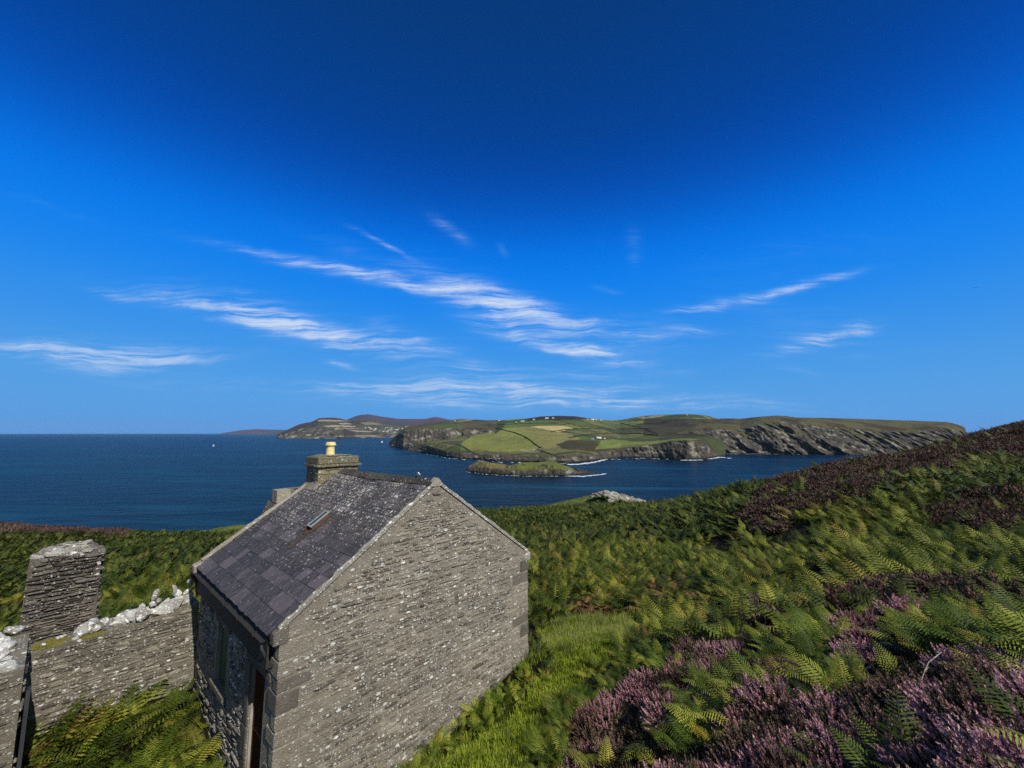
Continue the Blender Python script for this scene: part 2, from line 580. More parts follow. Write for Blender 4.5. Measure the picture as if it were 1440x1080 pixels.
# --- the main promontory with its fields
S1 = [(574, 634.5, 633.5, 633, 632.5, 632, 631.5), (584, 635.3, 631.5, 630, 629, 628, 627), (600, 637, 626, 624, 622, 621, 620),
      (612, 639.5, 630, 623, 620, 618.5, 618), (629, 643, 635, 626, 620, 617, 614), (647, 645.5, 637, 628, 620, 612, 604),
      (664, 646, 638, 630, 619, 607, 597), (685, 647.5, 639, 630, 618, 604, 591), (706, 649, 640, 631, 616, 602, 590.6),
      (741, 649.5, 641, 632, 614, 600, 588.5), (760, 649.5, 641, 632, 613, 599, 585.6), (785, 650.5, 641.5, 632, 613, 599, 584.6),
      (810, 650.5, 640, 630, 613, 600, 585.4), (833, 648, 638, 628, 613, 600, 589.2), (860, 645, 634, 626, 614, 602, 591.2),
      (872, 643, 632, 623, 614, 602, 590.6), (903, 643.5, 627, 622, 612, 600, 585), (928, 644, 624, 621, 611, 598, 583.3),
      (945, 645, 620, 618, 610, 597, 582.8), (966, 646, 619, 617, 609, 597, 582.3), (990, 645.5, 621, 617, 608, 597, 583.6),
      (1000, 644, 632, 618, 608, 597, 586), (1008, 642.5, 639, 620, 609, 599, 588.2), (1020, 642, 640, 625, 612, 603, 592)]


def k1(x, w, a, b, c_, d, e):
    D0 = sea_depth(w)
    k = [1, 1.02, 1.10, 1.42, 1.85, 2.25]
    if x < 650:
        q_ = (x - 574) / 76.0
        k = [1, 1.015, 1.03 + 0.05 * q_, 1.06 + 0.30 * q_, 1.1 + 0.6 * q_, 1.14 + 0.95 * q_]
    return (x, [(w, D0), (a, D0 * k[1]), (b, D0 * k[2]), (c_, D0 * k[3]), (d, D0 * k[4]), (e, D0 * k[5])])


POLY = [([(646, 624), (668, 612), (688, 606.5), (706, 602.5), (722, 601), (738, 606), (752, 615), (763, 626), (752, 634), (715, 636), (680, 633), (655, 629)], (0.175, 0.185, 0.042)),
        ([(722, 601), (740, 599.5), (775, 606), (800, 610), (818, 616), (800, 621), (785, 628), (765, 632), (752, 615), (738, 606)], (0.190, 0.175, 0.055)),
        ([(700, 596), (745, 592.5), (778, 591), (792, 598), (745, 600), (705, 602)], (0.085, 0.125, 0.034)),
        ([(738, 590.5), (760, 585), (785, 583), (822, 584), (836, 589), (800, 590.5), (760, 590)], (0.030, 0.024, 0.018)),
        ([(782, 625), (802, 618.5), (830, 620), (846, 628), (862, 635), (820, 634), (790, 631)], (0.050, 0.042, 0.018)),
        ([(836, 632), (845, 620), (865, 618), (905, 622), (935, 618.5), (962, 616.5), (985, 617.5), (960, 621), (925, 626), (880, 629)], (0.130, 0.155, 0.036)),
        ([(595, 600), (612, 597), (640, 596), (655, 598), (648, 602), (610, 602)], (0.070, 0.095, 0.028)),
        ([(745, 599.6), (770, 598.6), (792, 599), (806, 602.3), (795, 605.2), (784, 607.8), (766, 603.5)], (0.46, 0.37, 0.16)),
        ([(895, 587), (920, 584), (940, 583), (930, 586), (905, 589)], (0.20, 0.18, 0.10)),
        ([(690, 600), (700, 592), (712, 591), (708, 602), (696, 610)], (0.045, 0.055, 0.02))]


def color_main(X, Y, Z, PX, PY, TT, rk):
    i, j, edge = field_cells(X, Y, 190, 150, 3)
    idx = (hash3(i, j, i * 0, 5) * len(GRASS_COLS)).astype(int) % len(GRASS_COLS)
    c = GRASS_COLS[idx]
    c = mixc(c, (0.022, 0.026, 0.012), 1 - sstep(edge, 4, 9))       # hedge lines
    wild = ((PX > 905) & (PY < 614) & (PY > 589 + 0.0 * PX)) & (PX > 700)
    n = fbm(X / 120, Y / 200, 0, 4, 8)
    moor = mixc(np.broadcast_to(np.array((0.055, 0.048, 0.020)), X.shape + (3,)), (0.032, 0.026, 0.016), sstep(n, -0.1, 0.4))
    c = np.where(wild[..., None], moor, c)
    jx = PX + 2.5 * fbm(X / 60, Y / 60, 0, 3, 2)
    jy = PY + 1.0 * fbm(X / 50, Y / 70, 4, 3, 2)
    for poly, col in POLY:
        msk = inpoly(jx, jy, poly)
        c = np.where(msk[..., None], np.array(col) * (1 + 0.25 * n[..., None]), c)
    scrub = fbm(X / 35, Y / 50, 7, 4, 19)
    low = (TT < 0.30) & (TT > 0.12)
    c = np.where((low & (scrub > -0.05))[..., None], c * 0.55 + np.array((0.05, 0.042, 0.022)) * 0.5, c)
    rk2 = np.clip(rk + 0.35 * fbm(X / 26, Y / 30, 2, 3, 31) * (rk > 0.02), 0, 1)
    return mixc(c, rock_cols(X, Y, Z, 40), sstep(rk2, 0.35, 0.65))


land_sheet('headland', [k1(*r) for r in S1], 0.8, 120, color_main, rough_cliff(22, 30, 0.19), 21,
           'green promontory of fields and low dark cliffs behind the islet')

# --- the western cliff of the same coast
S0 = [(547, 626, 624.5, 623.5, 622.5), (550, 626.8, 621, 620, 619), (556, 627.6, 615, 613.8, 612.5), (562, 628.4, 610, 609, 607), (568, 629, 606, 605, 602),
      (580, 629.4, 604, 602, 598), (589, 629.6, 603, 601.5, 597), (610, 630, 603, 600, 594.4), (633, 630.4, 603, 600, 590.8),
      (643, 630.4, 603.5, 599, 589.2), (655, 630.4, 604, 600, 589.2), (668, 630.4, 605, 601, 590), (690, 631, 606, 603, 591.4), (712, 631, 608, 606, 594)]


def k0(x, w, a, b, c_):
    D0 = sea_depth(w) * 0.93
    return (x, [(w, D0), (a, D0 * 1.05), (b, D0 * 1.10), (c_, D0 * 1.32)])


def color_west(X, Y, Z, PX, PY, TT, rk):
    n = fbm(X / 90, Y / 120, 0, 4, 77)
    c = mixc(np.broadcast_to(np.array((0.075, 0.070, 0.030)), X.shape + (3,)), (0.050, 0.036, 0.022), sstep(n, -0.1, 0.4))
    c = np.where(inpoly(PX, PY, POLY[6][0])[..., None], np.array(POLY[6][1]), c)
    c = np.where(inpoly(PX, PY, [(630, 593), (640, 588), (656, 588), (668, 590), (660, 592), (640, 594)])[..., None], np.array((0.15, 0.13, 0.07)) * (1 + n[..., None]), c)
    rk2 = np.clip(rk + 0.5 * fbm(X / 40, Y / 40, Z / 20, 3, 31) * (rk > 0.02), 0, 1)
    rc = rock_cols(X, Y, Z, 60) * 1.15
    return mixc(c, rc, sstep(rk2, 0.35, 0.6))


land_sheet('headland', [k0(*r) for r in S0], 0.7, 80, color_west, rough_cliff(34, 50, 0.36), 55,
           'craggy brown cliff headland farthest left of the near coast')

# --- the tall cliffs to the right
S2 = [(940, 637.5, 630, 622, 614, 612), (953, 637.5, 625, 613, 608.5, 607.5), (975, 637.5, 624, 610, 602, 600), (1000, 637.5, 622, 608, 600, 594),
      (1014, 637.5, 621, 608, 601, 588.2), (1041, 637.5, 620, 607, 601, 588.6), (1070, 637.7, 617, 600, 590.5, 585.9), (1093, 638, 616, 599, 588, 584.2),
      (1107, 638, 616, 600, 589, 585), (1120, 638.2, 617, 602, 591, 587.2), (1167, 638.8, 618, 605, 594, 587.7), (1200, 639.2, 620, 608, 600, 588.8),
      (1235, 639.6, 622, 610, 603, 590), (1280, 640, 623, 611, 604, 591.4), (1305, 640, 622, 609, 599, 592.2), (1330, 640, 621, 607, 598, 593.2),
      (1342, 640, 622, 609, 600, 595.5), (1352, 640, 623, 611, 603, 598.6), (1357, 640, 626, 614, 607, 601.5), (1360, 640.5, 634, 625, 617, 612)]


def k2(x, w, a, b, c_, d):
    D0 = sea_depth(w) * 0.985
    return (x, [(w, D0), (a, D0 * 1.05), (b, D0 * 1.10), (c_, D0 * 1.14), (d, D0 * 1.32)])


def color_right(X, Y, Z, PX, PY, TT, rk):
    n = fbm(X / 80, Y / 110, 0, 4, 177)
    c = mixc(np.broadcast_to(np.array((0.088, 0.082, 0.034)), X.shape + (3,)), (0.052, 0.038, 0.022), sstep(n, -0.1, 0.35))
    az = np.arctan2(X, Y) * np.hypot(X, Y)
    m_ = fbm((az + Z * 0.4) / 45, Z / 70, 1, 4, 311)
    veg = sstep(m_ + 0.9 * (TT - 0.45), 0.0, 0.25)
    rc = rock_cols(X, Y, Z, 80)
    rc = mixc(rc, (0.085, 0.085, 0.040), veg * 0.85)
    return mixc(c, rc, sstep(rk, 0.3, 0.7))


land_sheet('headland', [k2(*r) for r in S2], 0.8, 110, color_right, rough_cliff(78, 85, 0.62), 91,
           'long dark cliff headland at the right end of the near coast')

# --- Bradda-like distant head, village coast and mountains
S3 = [(389, 615.2, 614, 613), (391, 615.6, 612, 611), (400, 616, 608, 606), (421.5, 616, 604, 596.2), (430, 616, 603, 594.6), (438, 616, 603, 593.5), (448.6, 616, 602, 588),
      (460, 616, 601, 587.2), (470, 616, 601, 587.3), (479, 616, 601, 588.3), (488, 615.6, 602, 591), (500, 615.3, 603, 592), (513.6, 615, 604, 592.4),
      (533, 614.6, 605, 594), (545, 614.4, 606, 596.5), (560, 614.2, 607, 598.5), (580, 614, 607, 599.5), (640, 614, 607, 601)]


def k3(x, w, a, b):
    D0 = sea_depth(w) * 0.9
    return (x, [(w, D0), (a, D0 * 1.06), (b, D0 * 1.22)])


def color_far(X, Y, Z, PX, PY, TT, rk):
    n = fbm(X / 260, Y / 400, 0, 4, 277)
    c = mixc(np.broadcast_to(np.array((0.070, 0.068, 0.035)), X.shape + (3,)), (0.045, 0.034, 0.024), sstep(n, -0.1, 0.3))
    for poly, col in [([(446, 590.8), (455, 590), (480, 591.2), (494, 592.2), (470, 592.8), (447, 592.4)], (0.34, 0.29, 0.20)),
                      ([(455, 598.6), (470, 597.6), (500, 599), (499, 600.6), (460, 600.4)], (0.36, 0.31, 0.22)),
                      ([(475, 595), (488, 594.6), (497, 596.5), (480, 597)], (0.34, 0.30, 0.22)),
                      ([(505, 594), (525, 593.8), (538, 597), (515, 597.6)], (0.20, 0.19, 0.11)),
                      ([(490, 604.6), (520, 606), (530, 608), (500, 607)], (0.30, 0.27, 0.20)),
                      ([(466, 602.5), (483, 602), (484, 603.6), (470, 604)], (0.30, 0.26, 0.18)),
                      ([(569, 599), (590, 598.5), (590, 601), (570, 602)], (0.17, 0.20, 0.10))]:
        c = np.where(inpoly(PX, PY, poly)[..., None], np.array(col) * 0.8, c)
    rc = rock_cols(X / 4, Y / 4, Z / 3 + 10, 80) * 1.05
    r_ = sstep(fbm(X / 200, Z / 80, 3, 4, 15) + (0.42 - TT) * 1.6 + (PX < 450) * 0.35, 0.0, 0.3)
    return mixc(c, rc, r_)


land_sheet('distant_headland', [k3(*r) for r in S3], 0.6, 60, color_far, rough_cliff(110, 240, 0.4, 3.0), 131,
           'hazy rocky headland standing alone on the far horizon left of centre')

S4 = [(470, 612, 606, 602), (482, 612, 602, 593.5), (488, 612, 600, 590.2), (500, 612, 598, 585.4), (508, 612, 596, 583.4), (517, 612, 596, 582.5), (527, 612, 597, 584), (535, 612, 598, 585.6),
      (548, 612, 599, 587), (560, 612, 599, 588.6), (575, 612, 600, 589.1), (590, 612, 600, 589.4), (600, 612, 600, 588.8), (606, 612, 600, 587), (613, 612, 599, 586.2),
      (620, 612, 600, 587.4), (630, 612, 601, 589.6), (660, 612, 602, 592), (740, 612, 603, 597)]


def color_mtn(X, Y, Z, PX, PY, TT, rk):
    n = fbm(X / 900, Y / 900, 0, 4, 7)
    return mixc(np.broadcast_to(np.array((0.075, 0.045, 0.050)), X.shape + (3,)), (0.050, 0.045, 0.040), sstep(n, -0.2, 0.3))


land_sheet('mountains', [(x, [(w, 10500), (a, 11800), (b, 14500)]) for x, w, a, b in S4], 1.0, 40, color_mtn,
           lambda X, Y, Z, PX, PY, TT, s: (-300 * fbm(X / 900, Y / 1200, 0, 4, s) * TT, 12 * fbm(X / 500, Y / 800, 0, 4, s) * TT, TT * 0), 171,
           'purple heather mountains rising behind the distant village')
S5 = [(310, 610, 609.5, 609.4), (340, 610, 606.5, 604.6), (360, 610, 606, 603.4), (380, 610, 606, 604), (400, 610, 606, 604.6), (450, 610, 607, 605.5)]
land_sheet('mountains', [(x, [(w, 24000), (a, 25000), (b, 27000)]) for x, w, a, b in S5], 2.0, 16, color_mtn,
           lambda X, Y, Z, PX, PY, TT, s: (0 * X, 10 * fbm(X / 1500, Y / 1500, 0, 3, s) * TT, TT * 0), 191,
           'faint blue coast on the horizon beyond the distant headland')


# --- the islet in the sound
def islet():
    D = sea_depth(667.0)
    xs = np.arange(651, 850, 0.8)
    n = 46
    top = np.interp(xs, [651, 655, 660, 668, 676, 690, 700, 712, 718, 724, 735, 745, 760, 775, 781, 788, 795, 810, 822, 835, 846, 850],
                    [664, 660.5, 655, 651, 649, 650.5, 652, 654, 654.5, 653, 651.5, 650.5, 650, 648.5, 649, 652, 656, 659.5, 662, 664.5, 666, 667])
    wat = np.interp(xs, [651, 670, 700, 730, 760, 790, 820, 840, 850], [662, 664, 666.2, 668, 668, 667.8, 667.5, 667, 666.6])
    V_, C_ = [], []
    for x, tp, wt in zip(xs, top, wat):
        s_ = np.linspace(0, 1, n)
        Yf = sea_depth(wt)
        prof = np.sin(np.pi * np.clip(s_, 0, 1)) ** 0.45
        Yd = Yf + s_ * 62
        zt = at(x, tp, Yf + 31)[2]
        z = prof * (zt + 2) - 2
        r_ = ray(x, wt)
        X = r_[0] / r_[1] * Yd
        V_.append(np.stack([X, Yd, z], 1))
    V_ = np.array(V_)
    X, Y, Z = V_[..., 0], V_[..., 1], V_[..., 2]
    g = ridged(X / 9, Y / 9, Z / 6, 4, 5)
    gg = fbm(X / 22, Y / 22, 0, 4, 6)
    amp = np.clip(Z + 2, 0, 3)
    Z2 = Z + g * amp * 0.35 + gg * amp * 0.6 - 1.2 * (ridged(X / 30, Y / 50, 0, 2, 9) > 0.82) * amp
    Y2 = Y + 3.5 * g * (np.linspace(0, 1, n)[None] < 0.5)
    slope = np.abs(np.gradient(Z2, axis=1)) / (62.0 / n)
    gr = sstep(Z2 + 3 * fbm(X / 14, Y / 14, 2, 4, 8), 6.5, 10.5) * (1 - sstep(slope, 1.1, 1.9))
    c = rock_cols(X, Y, Z2 * 1.6, 33) * 1.1
    grass = mixc(np.broadcast_to(np.array((0.105, 0.125, 0.028)), X.shape + (3,)), (0.17, 0.14, 0.05), sstep(-X + 20 * gg, -20, 25))
    c = c * (1 - gr[..., None]) + grass * gr[..., None]
    me = mesh('islet', np.stack([X, Y2, Z2], -1).reshape(-1, 3), grid_faces(*X.shape), m_land, True, cols=c.reshape(-1, 3))
    tag(link('islet', me), 'low rocky islet with a grassy crown in the sound', 'islet', kind='structure')


islet()


def sheet_point(key, x, y):
    """Where a photograph pixel meets one of the far sheets."""
    xs, X, Y, Z, PY = SHEETS[key]
    i = int(np.clip(round((x - xs[0]) / (xs[1] - xs[0])), 0, len(xs) - 1))
    col = PY[i]
    order = np.argsort(-col, kind='stable')
    j = np.interp(-y, -col[order], np.arange(len(order)))
    j0 = int(j)
    f = j - j0
    j1 = min(j0 + 1, X.shape[1] - 1)
    g = lambda A: A[i, j0] * (1 - f) + A[i, j1] * f
    return Vector((g(X), g(Y), g(Z)))

# ------------------------------------------------------------------ the cottage's place (needed by the ground)
EAVE = 2.8                                     # metres the eaves lie below the camera
P1 = np.array([-3.257, 6.232, SEA - EAVE])     # near eaves corner
ANG = R(47.3)
E1 = np.array([math.cos(ANG), math.sin(ANG), 0.0])     # along the near gable
E2 = np.array([-math.sin(ANG), math.cos(ANG), 0.0])    # along the ridge, away from the camera
W, LEN, HE, HR = 5.34, 4.64, 2.4, 4.21         # gable width, length, eaves and ridge height over the local zero


def wl(x, y, z):
    """Cottage coordinates to the world (works on arrays in x, y)."""
    return np.stack(np.broadcast_arrays(P1[0] + E1[0] * x + E2[0] * y, P1[1] + E1[1] * x + E2[1] * y, P1[2] + z - HE), -1)


def to_local(X, Y):
    dx, dy_ = X - P1[0], Y - P1[1]
    return dx * E1[0] + dy_ * E1[1], dx * E2[0] + dy_ * E2[1]


# ------------------------------------------------------------------ near ground
def gp(x, y, Y, veg=0.0):
    p = at(x, y, Y)
    return (p[0], p[1], p[2] - veg - SEA)


def lp(x, y, z):
    p = wl(x, y, z)
    return (p[0], p[1], p[2] - SEA)


CTRL = [(0, 0, -1.75), (0, -5, -0.4), (6, -5, 0.6), (-7, -4, -3.0), (12, -2, 1.0), (20, 2, 1.6), (-3, 2.5, -4.2), (-9, 1, -5.0), (-14, 4, -6.0),
        lp(0, 0, -0.55), lp(1.5, -0.3, -0.50), lp(2.9, -0.4, -0.42), lp(4.2, -0.3, -0.12), lp(W, 0, 0.12), lp(0, LEN, -0.1), lp(W, LEN, -0.2), lp(W / 2, LEN / 2, -0.3),
        lp(-1.5, 1.0, -0.45), lp(-1.5, 3.5, -0.1), lp(-2.6, 4.2, 0.0), lp(-3.2, 1.5, -0.5),
        gp(700, 1050, 7.4), gp(640, 1070, 7.0), gp(850, 900, 11.0), gp(780, 960, 9.2), gp(970, 830, 15.0), gp(1000, 815, 16.5), gp(760, 890, 12.0, 0.3),
        gp(800, 1080, 6.0, 0.35), gp(850, 1000, 6.9, 0.4), gp(950, 950, 6.8, 0.4), gp(1100, 1080, 3.6, 0.3), gp(1000, 1060, 4.4, 0.3), gp(1200, 1000, 4.0, 0.3),
        gp(1300, 870, 5.8, 0.35), gp(1440, 940, 3.4, 0.3), gp(1440, 1080, 2.4, 0.3), gp(1440, 800, 8.0, 0.5), gp(1050, 850, 9.6, 0.5), gp(960, 870, 11.5, 0.6),
        gp(1200, 750, 14.5, 0.6), gp(1440, 700, 15.5, 0.6), gp(1320, 740, 14.5, 0.5), gp(1100, 770, 15.5, 0.6),
        gp(1440, 597, 34, 0.45), gp(1340, 623, 33, 0.5), gp(1200, 650, 32, 0.5), gp(1100, 674, 30, 0.5), gp(1050, 690, 30, 0.5), gp(1300, 670, 23, 0.4), gp(1440, 640, 24, 0.4), gp(1150, 700, 21, 0.4),
        gp(1060, 740, 21, 0.6), gp(1000, 760, 22, 0.6), gp(900, 760, 23, 0.6), gp(800, 780, 19, 0.6), gp(850, 820, 15.5, 0.5), gp(780, 850, 13.2, 0.5),
        gp(1000, 706, 48, 0.6), gp(900, 707, 56, 0.6), gp(800, 708, 60, 0.6), gp(700, 712, 60, 0.6), gp(620, 718, 60, 0.6), gp(500, 728, 56, 0.6), gp(420, 738, 50, 0.6),
        gp(330, 745, 46, 0.6), gp(200, 747, 46, 0.6), gp(100, 742, 48, 0.6), gp(0, 738, 50, 0.6), gp(-150, 733, 52, 0.6), gp(850, 740, 32, 0.6), gp(700, 750, 32, 0.6),
        gp(560, 760, 32, 0.6), gp(200, 790, 22, 0.6), gp(240, 815, 16.5, 0.6), gp(0, 790, 24, 0.6), gp(0, 850, 14, 0.6), gp(-200, 800, 20, 0.6), gp(-200, 950, 9, 0.4), gp(20, 1000, 8, 0.3),
        (0, 90, -23), (-60, 85, -30), (60, 80, -13), (-120, 60, -22), (110, 70, 2), (80, 30, 6), (140, 0, 14), (-120, 0, -9), (-60, -20, 0), (60, -40, 12), (0, -60, 8), (140, -60, 24), (-140, -60, 6),
        (0, 150, -52), (-120, 140, -58), (120, 150, -42), (0, 260, -92), (-200, 240, -95), (220, 240, -92), (260, 100, -40), (-260, 60, -75), (-260, -100, -20), (260, -100, 0), (0, -200, 10)]
CT = np.array(CTRL, float)


def tps_kernel(r2):
    return np.where(r2 > 1e-9, 0.5 * r2 * np.log(np.maximum(r2, 1e-9)), 0.0)


_c = CT[:, :2] / 40.0
_d2 = ((_c[:, None] - _c[None]) ** 2).sum(-1)
_n = len(CT)
_A = np.zeros((_n + 3, _n + 3))
_A[:_n, :_n] = tps_kernel(_d2) + np.eye(_n) * 2e-4
_A[:_n, _n] = 1
_A[:_n, _n + 1:] = _c
_A[_n:, :_n] = _A[:_n, _n:].T
_w = np.linalg.solve(_A, np.concatenate([CT[:, 2], np.zeros(3)]))


def ground_rel(X, Y):
    X, Y = np.broadcast_arrays(np.asarray(X, float), np.asarray(Y, float))
    sh = X.shape
    q_ = np.stack([X.ravel(), Y.ravel()], 1) / 40.0
    out = np.empty(len(q_))
    for k in range(0, len(q_), 20000):
        c_ = q_[k:k + 20000]
        r2 = ((c_[:, None] - _c[None]) ** 2).sum(-1)
        out[k:k + 20000] = tps_kernel(r2) @ _w[:_n] + _w[_n] + c_ @ _w[_n + 1:]
    out = out.reshape(sh)
    rr = np.hypot(X, Y)
    bump = fbm(X / 3.1, Y / 3.1, 0, 3, 3) * 0.10 + fbm(X / 11.0, Y / 11.0, 0, 3, 8) * 0.35 * sstep(rr, 10, 30)
    return out + bump


def ground_z(X, Y):
    return SEA + ground_rel(X, Y)


def axis(a, b, near, h0, g):
    """Coordinates that are h0 apart near the origin and spread with distance."""
    out = [0.0]
    while out[-1] < b:
        out.append(out[-1] + h0 * (1 + max(0, out[-1] - near) * g))
    neg = [0.0]
    while neg[-1] > a:
        neg.append(neg[-1] - h0 * (1 + max(0, -neg[-1] - near) * g))
    return np.array(neg[::-1][:-1] + out)


m_ground, t = material('ground_soil')
p = pos(t)
c = attr(t, 'tint', 'Color')
n1 = t.noise(p, 3.0, 6, 0.7)
n2 = t.noise(p, 24.0, 4, 0.7)
c = t.mix(t.ramp(n1, 0.35, 0.65), t.vmath('SCALE', c, scale=0.7).outputs[0], t.vmath('SCALE', c, scale=1.25).outputs[0])
finish(t, c, 1.0, t.math('ADD', n1, t.math('MULTIPLY', n2, 0.3)), 0.8, 0.08, 0.1)

gxs, gys = axis(-330, 330, 18, 0.32, 0.045), axis(-230, 330, 20, 0.32, 0.04)
GX, GY = np.meshgrid(gxs, gys, indexing='ij')
GZ = ground_z(GX, GY)
GZ = np.maximum(GZ, -12)

PATH_PX = [(570, 1115), (610, 1085), (652, 1055), (700, 1026), (728, 1004), (754, 964), (784, 932), (764, 908), (752, 882), (790, 872), (840, 872), (880, 868), (905, 868), (900, 890), (885, 908), (866, 924), (846, 942), (818, 962), (796, 988), (776, 1014), (758, 1040), (742, 1070), (735, 1115)]


def on_path(X, Y, Z):
    px, py, f = proj(np.stack([X, Y, Z], -1))
    jx = px + 8 * fbm(X * 1.3, Y * 1.3, 0, 3, 61)
    jy = py + 8 * fbm(X * 1.3, Y * 1.3, 9, 3, 62)
    return inpoly(jx, jy, PATH_PX) & (f > 0.5)


pm = on_path(GX, GY, GZ)
gc = np.broadcast_to(np.array((0.012, 0.010, 0.006)), GX.shape + (3,))  # near black: the deep shade between the plants is put into the colour
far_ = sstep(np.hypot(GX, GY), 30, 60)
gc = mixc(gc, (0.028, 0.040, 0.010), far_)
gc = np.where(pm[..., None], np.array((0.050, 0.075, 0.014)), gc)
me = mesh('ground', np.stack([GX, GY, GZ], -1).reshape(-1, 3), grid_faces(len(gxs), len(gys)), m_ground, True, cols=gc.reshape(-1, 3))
tag(link('ground', me), 'steep hillside, its dark colour holding the shade under the bracken and heather', 'hillside', kind='structure')

# ------------------------------------------------------------------ masonry materials
_rl = (0, 0, -ANG)


def cottage_space(t):
    """World position turned into the cottage's own axes."""
    p_ = pos(t)
    p_ = t.vmath('SUBTRACT', p_, tuple(P1)).outputs[0]
    return t.mapping(p_, rot=_rl)


def lichen(t, vec, scale, cover, soft=0.04, seed=0.0, stretch=(1, 1, 1)):
    """Rounded crusts of lichen with ragged edges: a mask."""
    v = t.mapping(vec, loc=(seed, seed * 1.7, seed * 0.6), scale=stretch)
    wob = t.node('ShaderNodeTexNoise', {'Vector': v, 'Scale': scale * 2.6, 'Detail': 4.0, 'Roughness': 0.7}).outputs[1]
    v2 = t.vmath('ADD', v, t.vmath('SCALE', t.vmath('SUBTRACT', wob, (0.5, 0.5, 0.5)).outputs[0], scale=0.55 / scale).outputs[0]).outputs[0]
    vo = t.vor(v2, scale)
    r_ = t.node('ShaderNodeSeparateColor', {'Color': vo.outputs['Color']}).outputs[0]
    size = t.math('MULTIPLY', t.ramp(r_, 1.0 - cover if not isinstance(cover, bpy.types.NodeSocket) else t.math('SUBTRACT', 1.0, cover), 1.0) if False else
                  t.math('MAXIMUM', t.math('SUBTRACT', t.math('ADD', r_, cover), 1.0), 0.0), 1.0)
    rad = t.math('MULTIPLY', t.math('POWER', size, 0.5), 0.62)
    d = t.math('SUBTRACT', rad, vo.outputs['Distance'])
    return t.ramp(d, 0.0, soft)


def stone_material(name, dark, mid, light, lich=0.30, lcol=(0.62, 0.62, 0.56), mortar=False, warm=None):
    m, t = material(name)
    p_ = cottage_space(t)
    tone = attr(t, 'tone')
    n1 = t.noise(p_, 5.0, 6, 0.68)
    n2 = t.noise(t.mapping(p_, scale=(1, 1, 3.5)), 26.0, 5, 0.7)
    n0 = t.noise(p_, 0.9, 3, 0.6)
    f = t.math('ADD', t.math('MULTIPLY', tone, 0.55 if not mortar else 0.0), t.math('MULTIPLY_ADD', n1, 0.5, 0.0 if not mortar else 0.25))
    c_ = t.mix(t.ramp(f, 0.28, 0.55), (*dark, 1), (*mid, 1))
    c_ = t.mix(t.ramp(f, 0.55, 0.85), c_, (*light, 1))
    c_ = t.mix(t.math('MULTIPLY', t.ramp(n2, 0.42, 0.72), 0.45), c_, t.vmath('SCALE', c_, scale=1.7).outputs[0])
    c_ = t.mix(t.math('MULTIPLY', t.ramp(n0, 0.56, 0.38), 0.55), c_, t.vmath('SCALE', c_, scale=0.6).outputs[0])
    if warm:
        c_ = t.mix(t.math('MULTIPLY', t.ramp(t.noise(p_, 1.7, 4, 0.6), 0.5, 0.7), 0.5), c_, (*warm, 1))
    # lichen: a few big crusts and many small specks
    l1 = lichen(t, p_, 7.5, 0.24 * lich / 0.3, 0.07, 3.1, (1, 1, 1.7))
    l2 = lichen(t, p_, 20.0, min(0.85, 0.36 * lich / 0.3), 0.10, 9.4, (1, 1, 1.4))
    l3 = lichen(t, p_, 46.0, min(0.9, 0.48 * lich / 0.3), 0.15, 5.2)
    patch = t.ramp(t.noise(p_, 1.3, 3, 0.6), 0.38, 0.58)
    l3 = t.math('MULTIPLY', l3, patch)
    lm = t.math('MAXIMUM', t.math('MAXIMUM', l1, t.math('MULTIPLY', l2, 0.8)), t.math('MULTIPLY', l3, 0.7))
    c_ = t.mix(lm, c_, (*lcol, 1))
    l4 = lichen(t, p_, 14.0, 0.10, 0.2, 1.2)
    c_ = t.mix(t.math('MULTIPLY', l4, 0.6), c_, (0.24, 0.23, 0.10, 1))
    h_ = t.math('ADD', t.math('MULTIPLY', n1, 1.0), t.math('MULTIPLY', n2, 0.6))
    h_ = t.math('ADD', h_, t.math('MULTIPLY', lm, 0.25))
    finish(t, c_, 0.92, h_, 1.0, 0.034 if not mortar else 0.045, 0.2)
    return m


M_STONE = stone_material('slate_rubble', (0.085, 0.074, 0.060), (0.180, 0.157, 0.124), (0.310, 0.278, 0.222), 0.52)
M_MORTAR = stone_material('lime_mortar', (0.155, 0.134, 0.102), (0.275, 0.243, 0.190), (0.42, 0.385, 0.315), 0.44, mortar=True)
M_STONE2 = stone_material('garden_stone', (0.075, 0.064, 0.052), (0.175, 0.152, 0.120), (0.30, 0.27, 0.215), 0.48)
M_MORTAR2 = stone_material('garden_joints', (0.10, 0.088, 0.066), (0.19, 0.168, 0.125), (0.27, 0.24, 0.19), 0.42, mortar=True)
M_PIER = stone_material('pier_stone', (0.050, 0.042, 0.034), (0.115, 0.098, 0.078), (0.20, 0.175, 0.14), 0.36)
M_GREYSTONE = stone_material('dressed_stone', (0.085, 0.076, 0.062), (0.135, 0.120, 0.098), (0.19, 0.172, 0.14), 0.22)
M_PALE = stone_material('pale_coping', (0.15, 0.13, 0.095), (0.27, 0.24, 0.18), (0.42, 0.38, 0.30), 0.40)
M_CHIM = stone_material('chimney_stone', (0.10, 0.088, 0.055), (0.19, 0.165, 0.105), (0.30, 0.26, 0.17), 0.40, warm=(0.17, 0.15, 0.055))
M_CHIMCAP = stone_material('chimney_slab', (0.085, 0.078, 0.052), (0.16, 0.145, 0.095), (0.26, 0.235, 0.16), 0.40, warm=(0.15, 0.135, 0.05))
M_LICHENED = stone_material('white_lichened_stone', (0.16, 0.14, 0.11), (0.40, 0.38, 0.34), (0.66, 0.66, 0.62), 0.75, (0.80, 0.80, 0.77))
M_VERGE = stone_material('lichened_cement', (0.11, 0.10, 0.08), (0.24, 0.22, 0.18), (0.42, 0.40, 0.34), 0.60, (0.72, 0.71, 0.66))


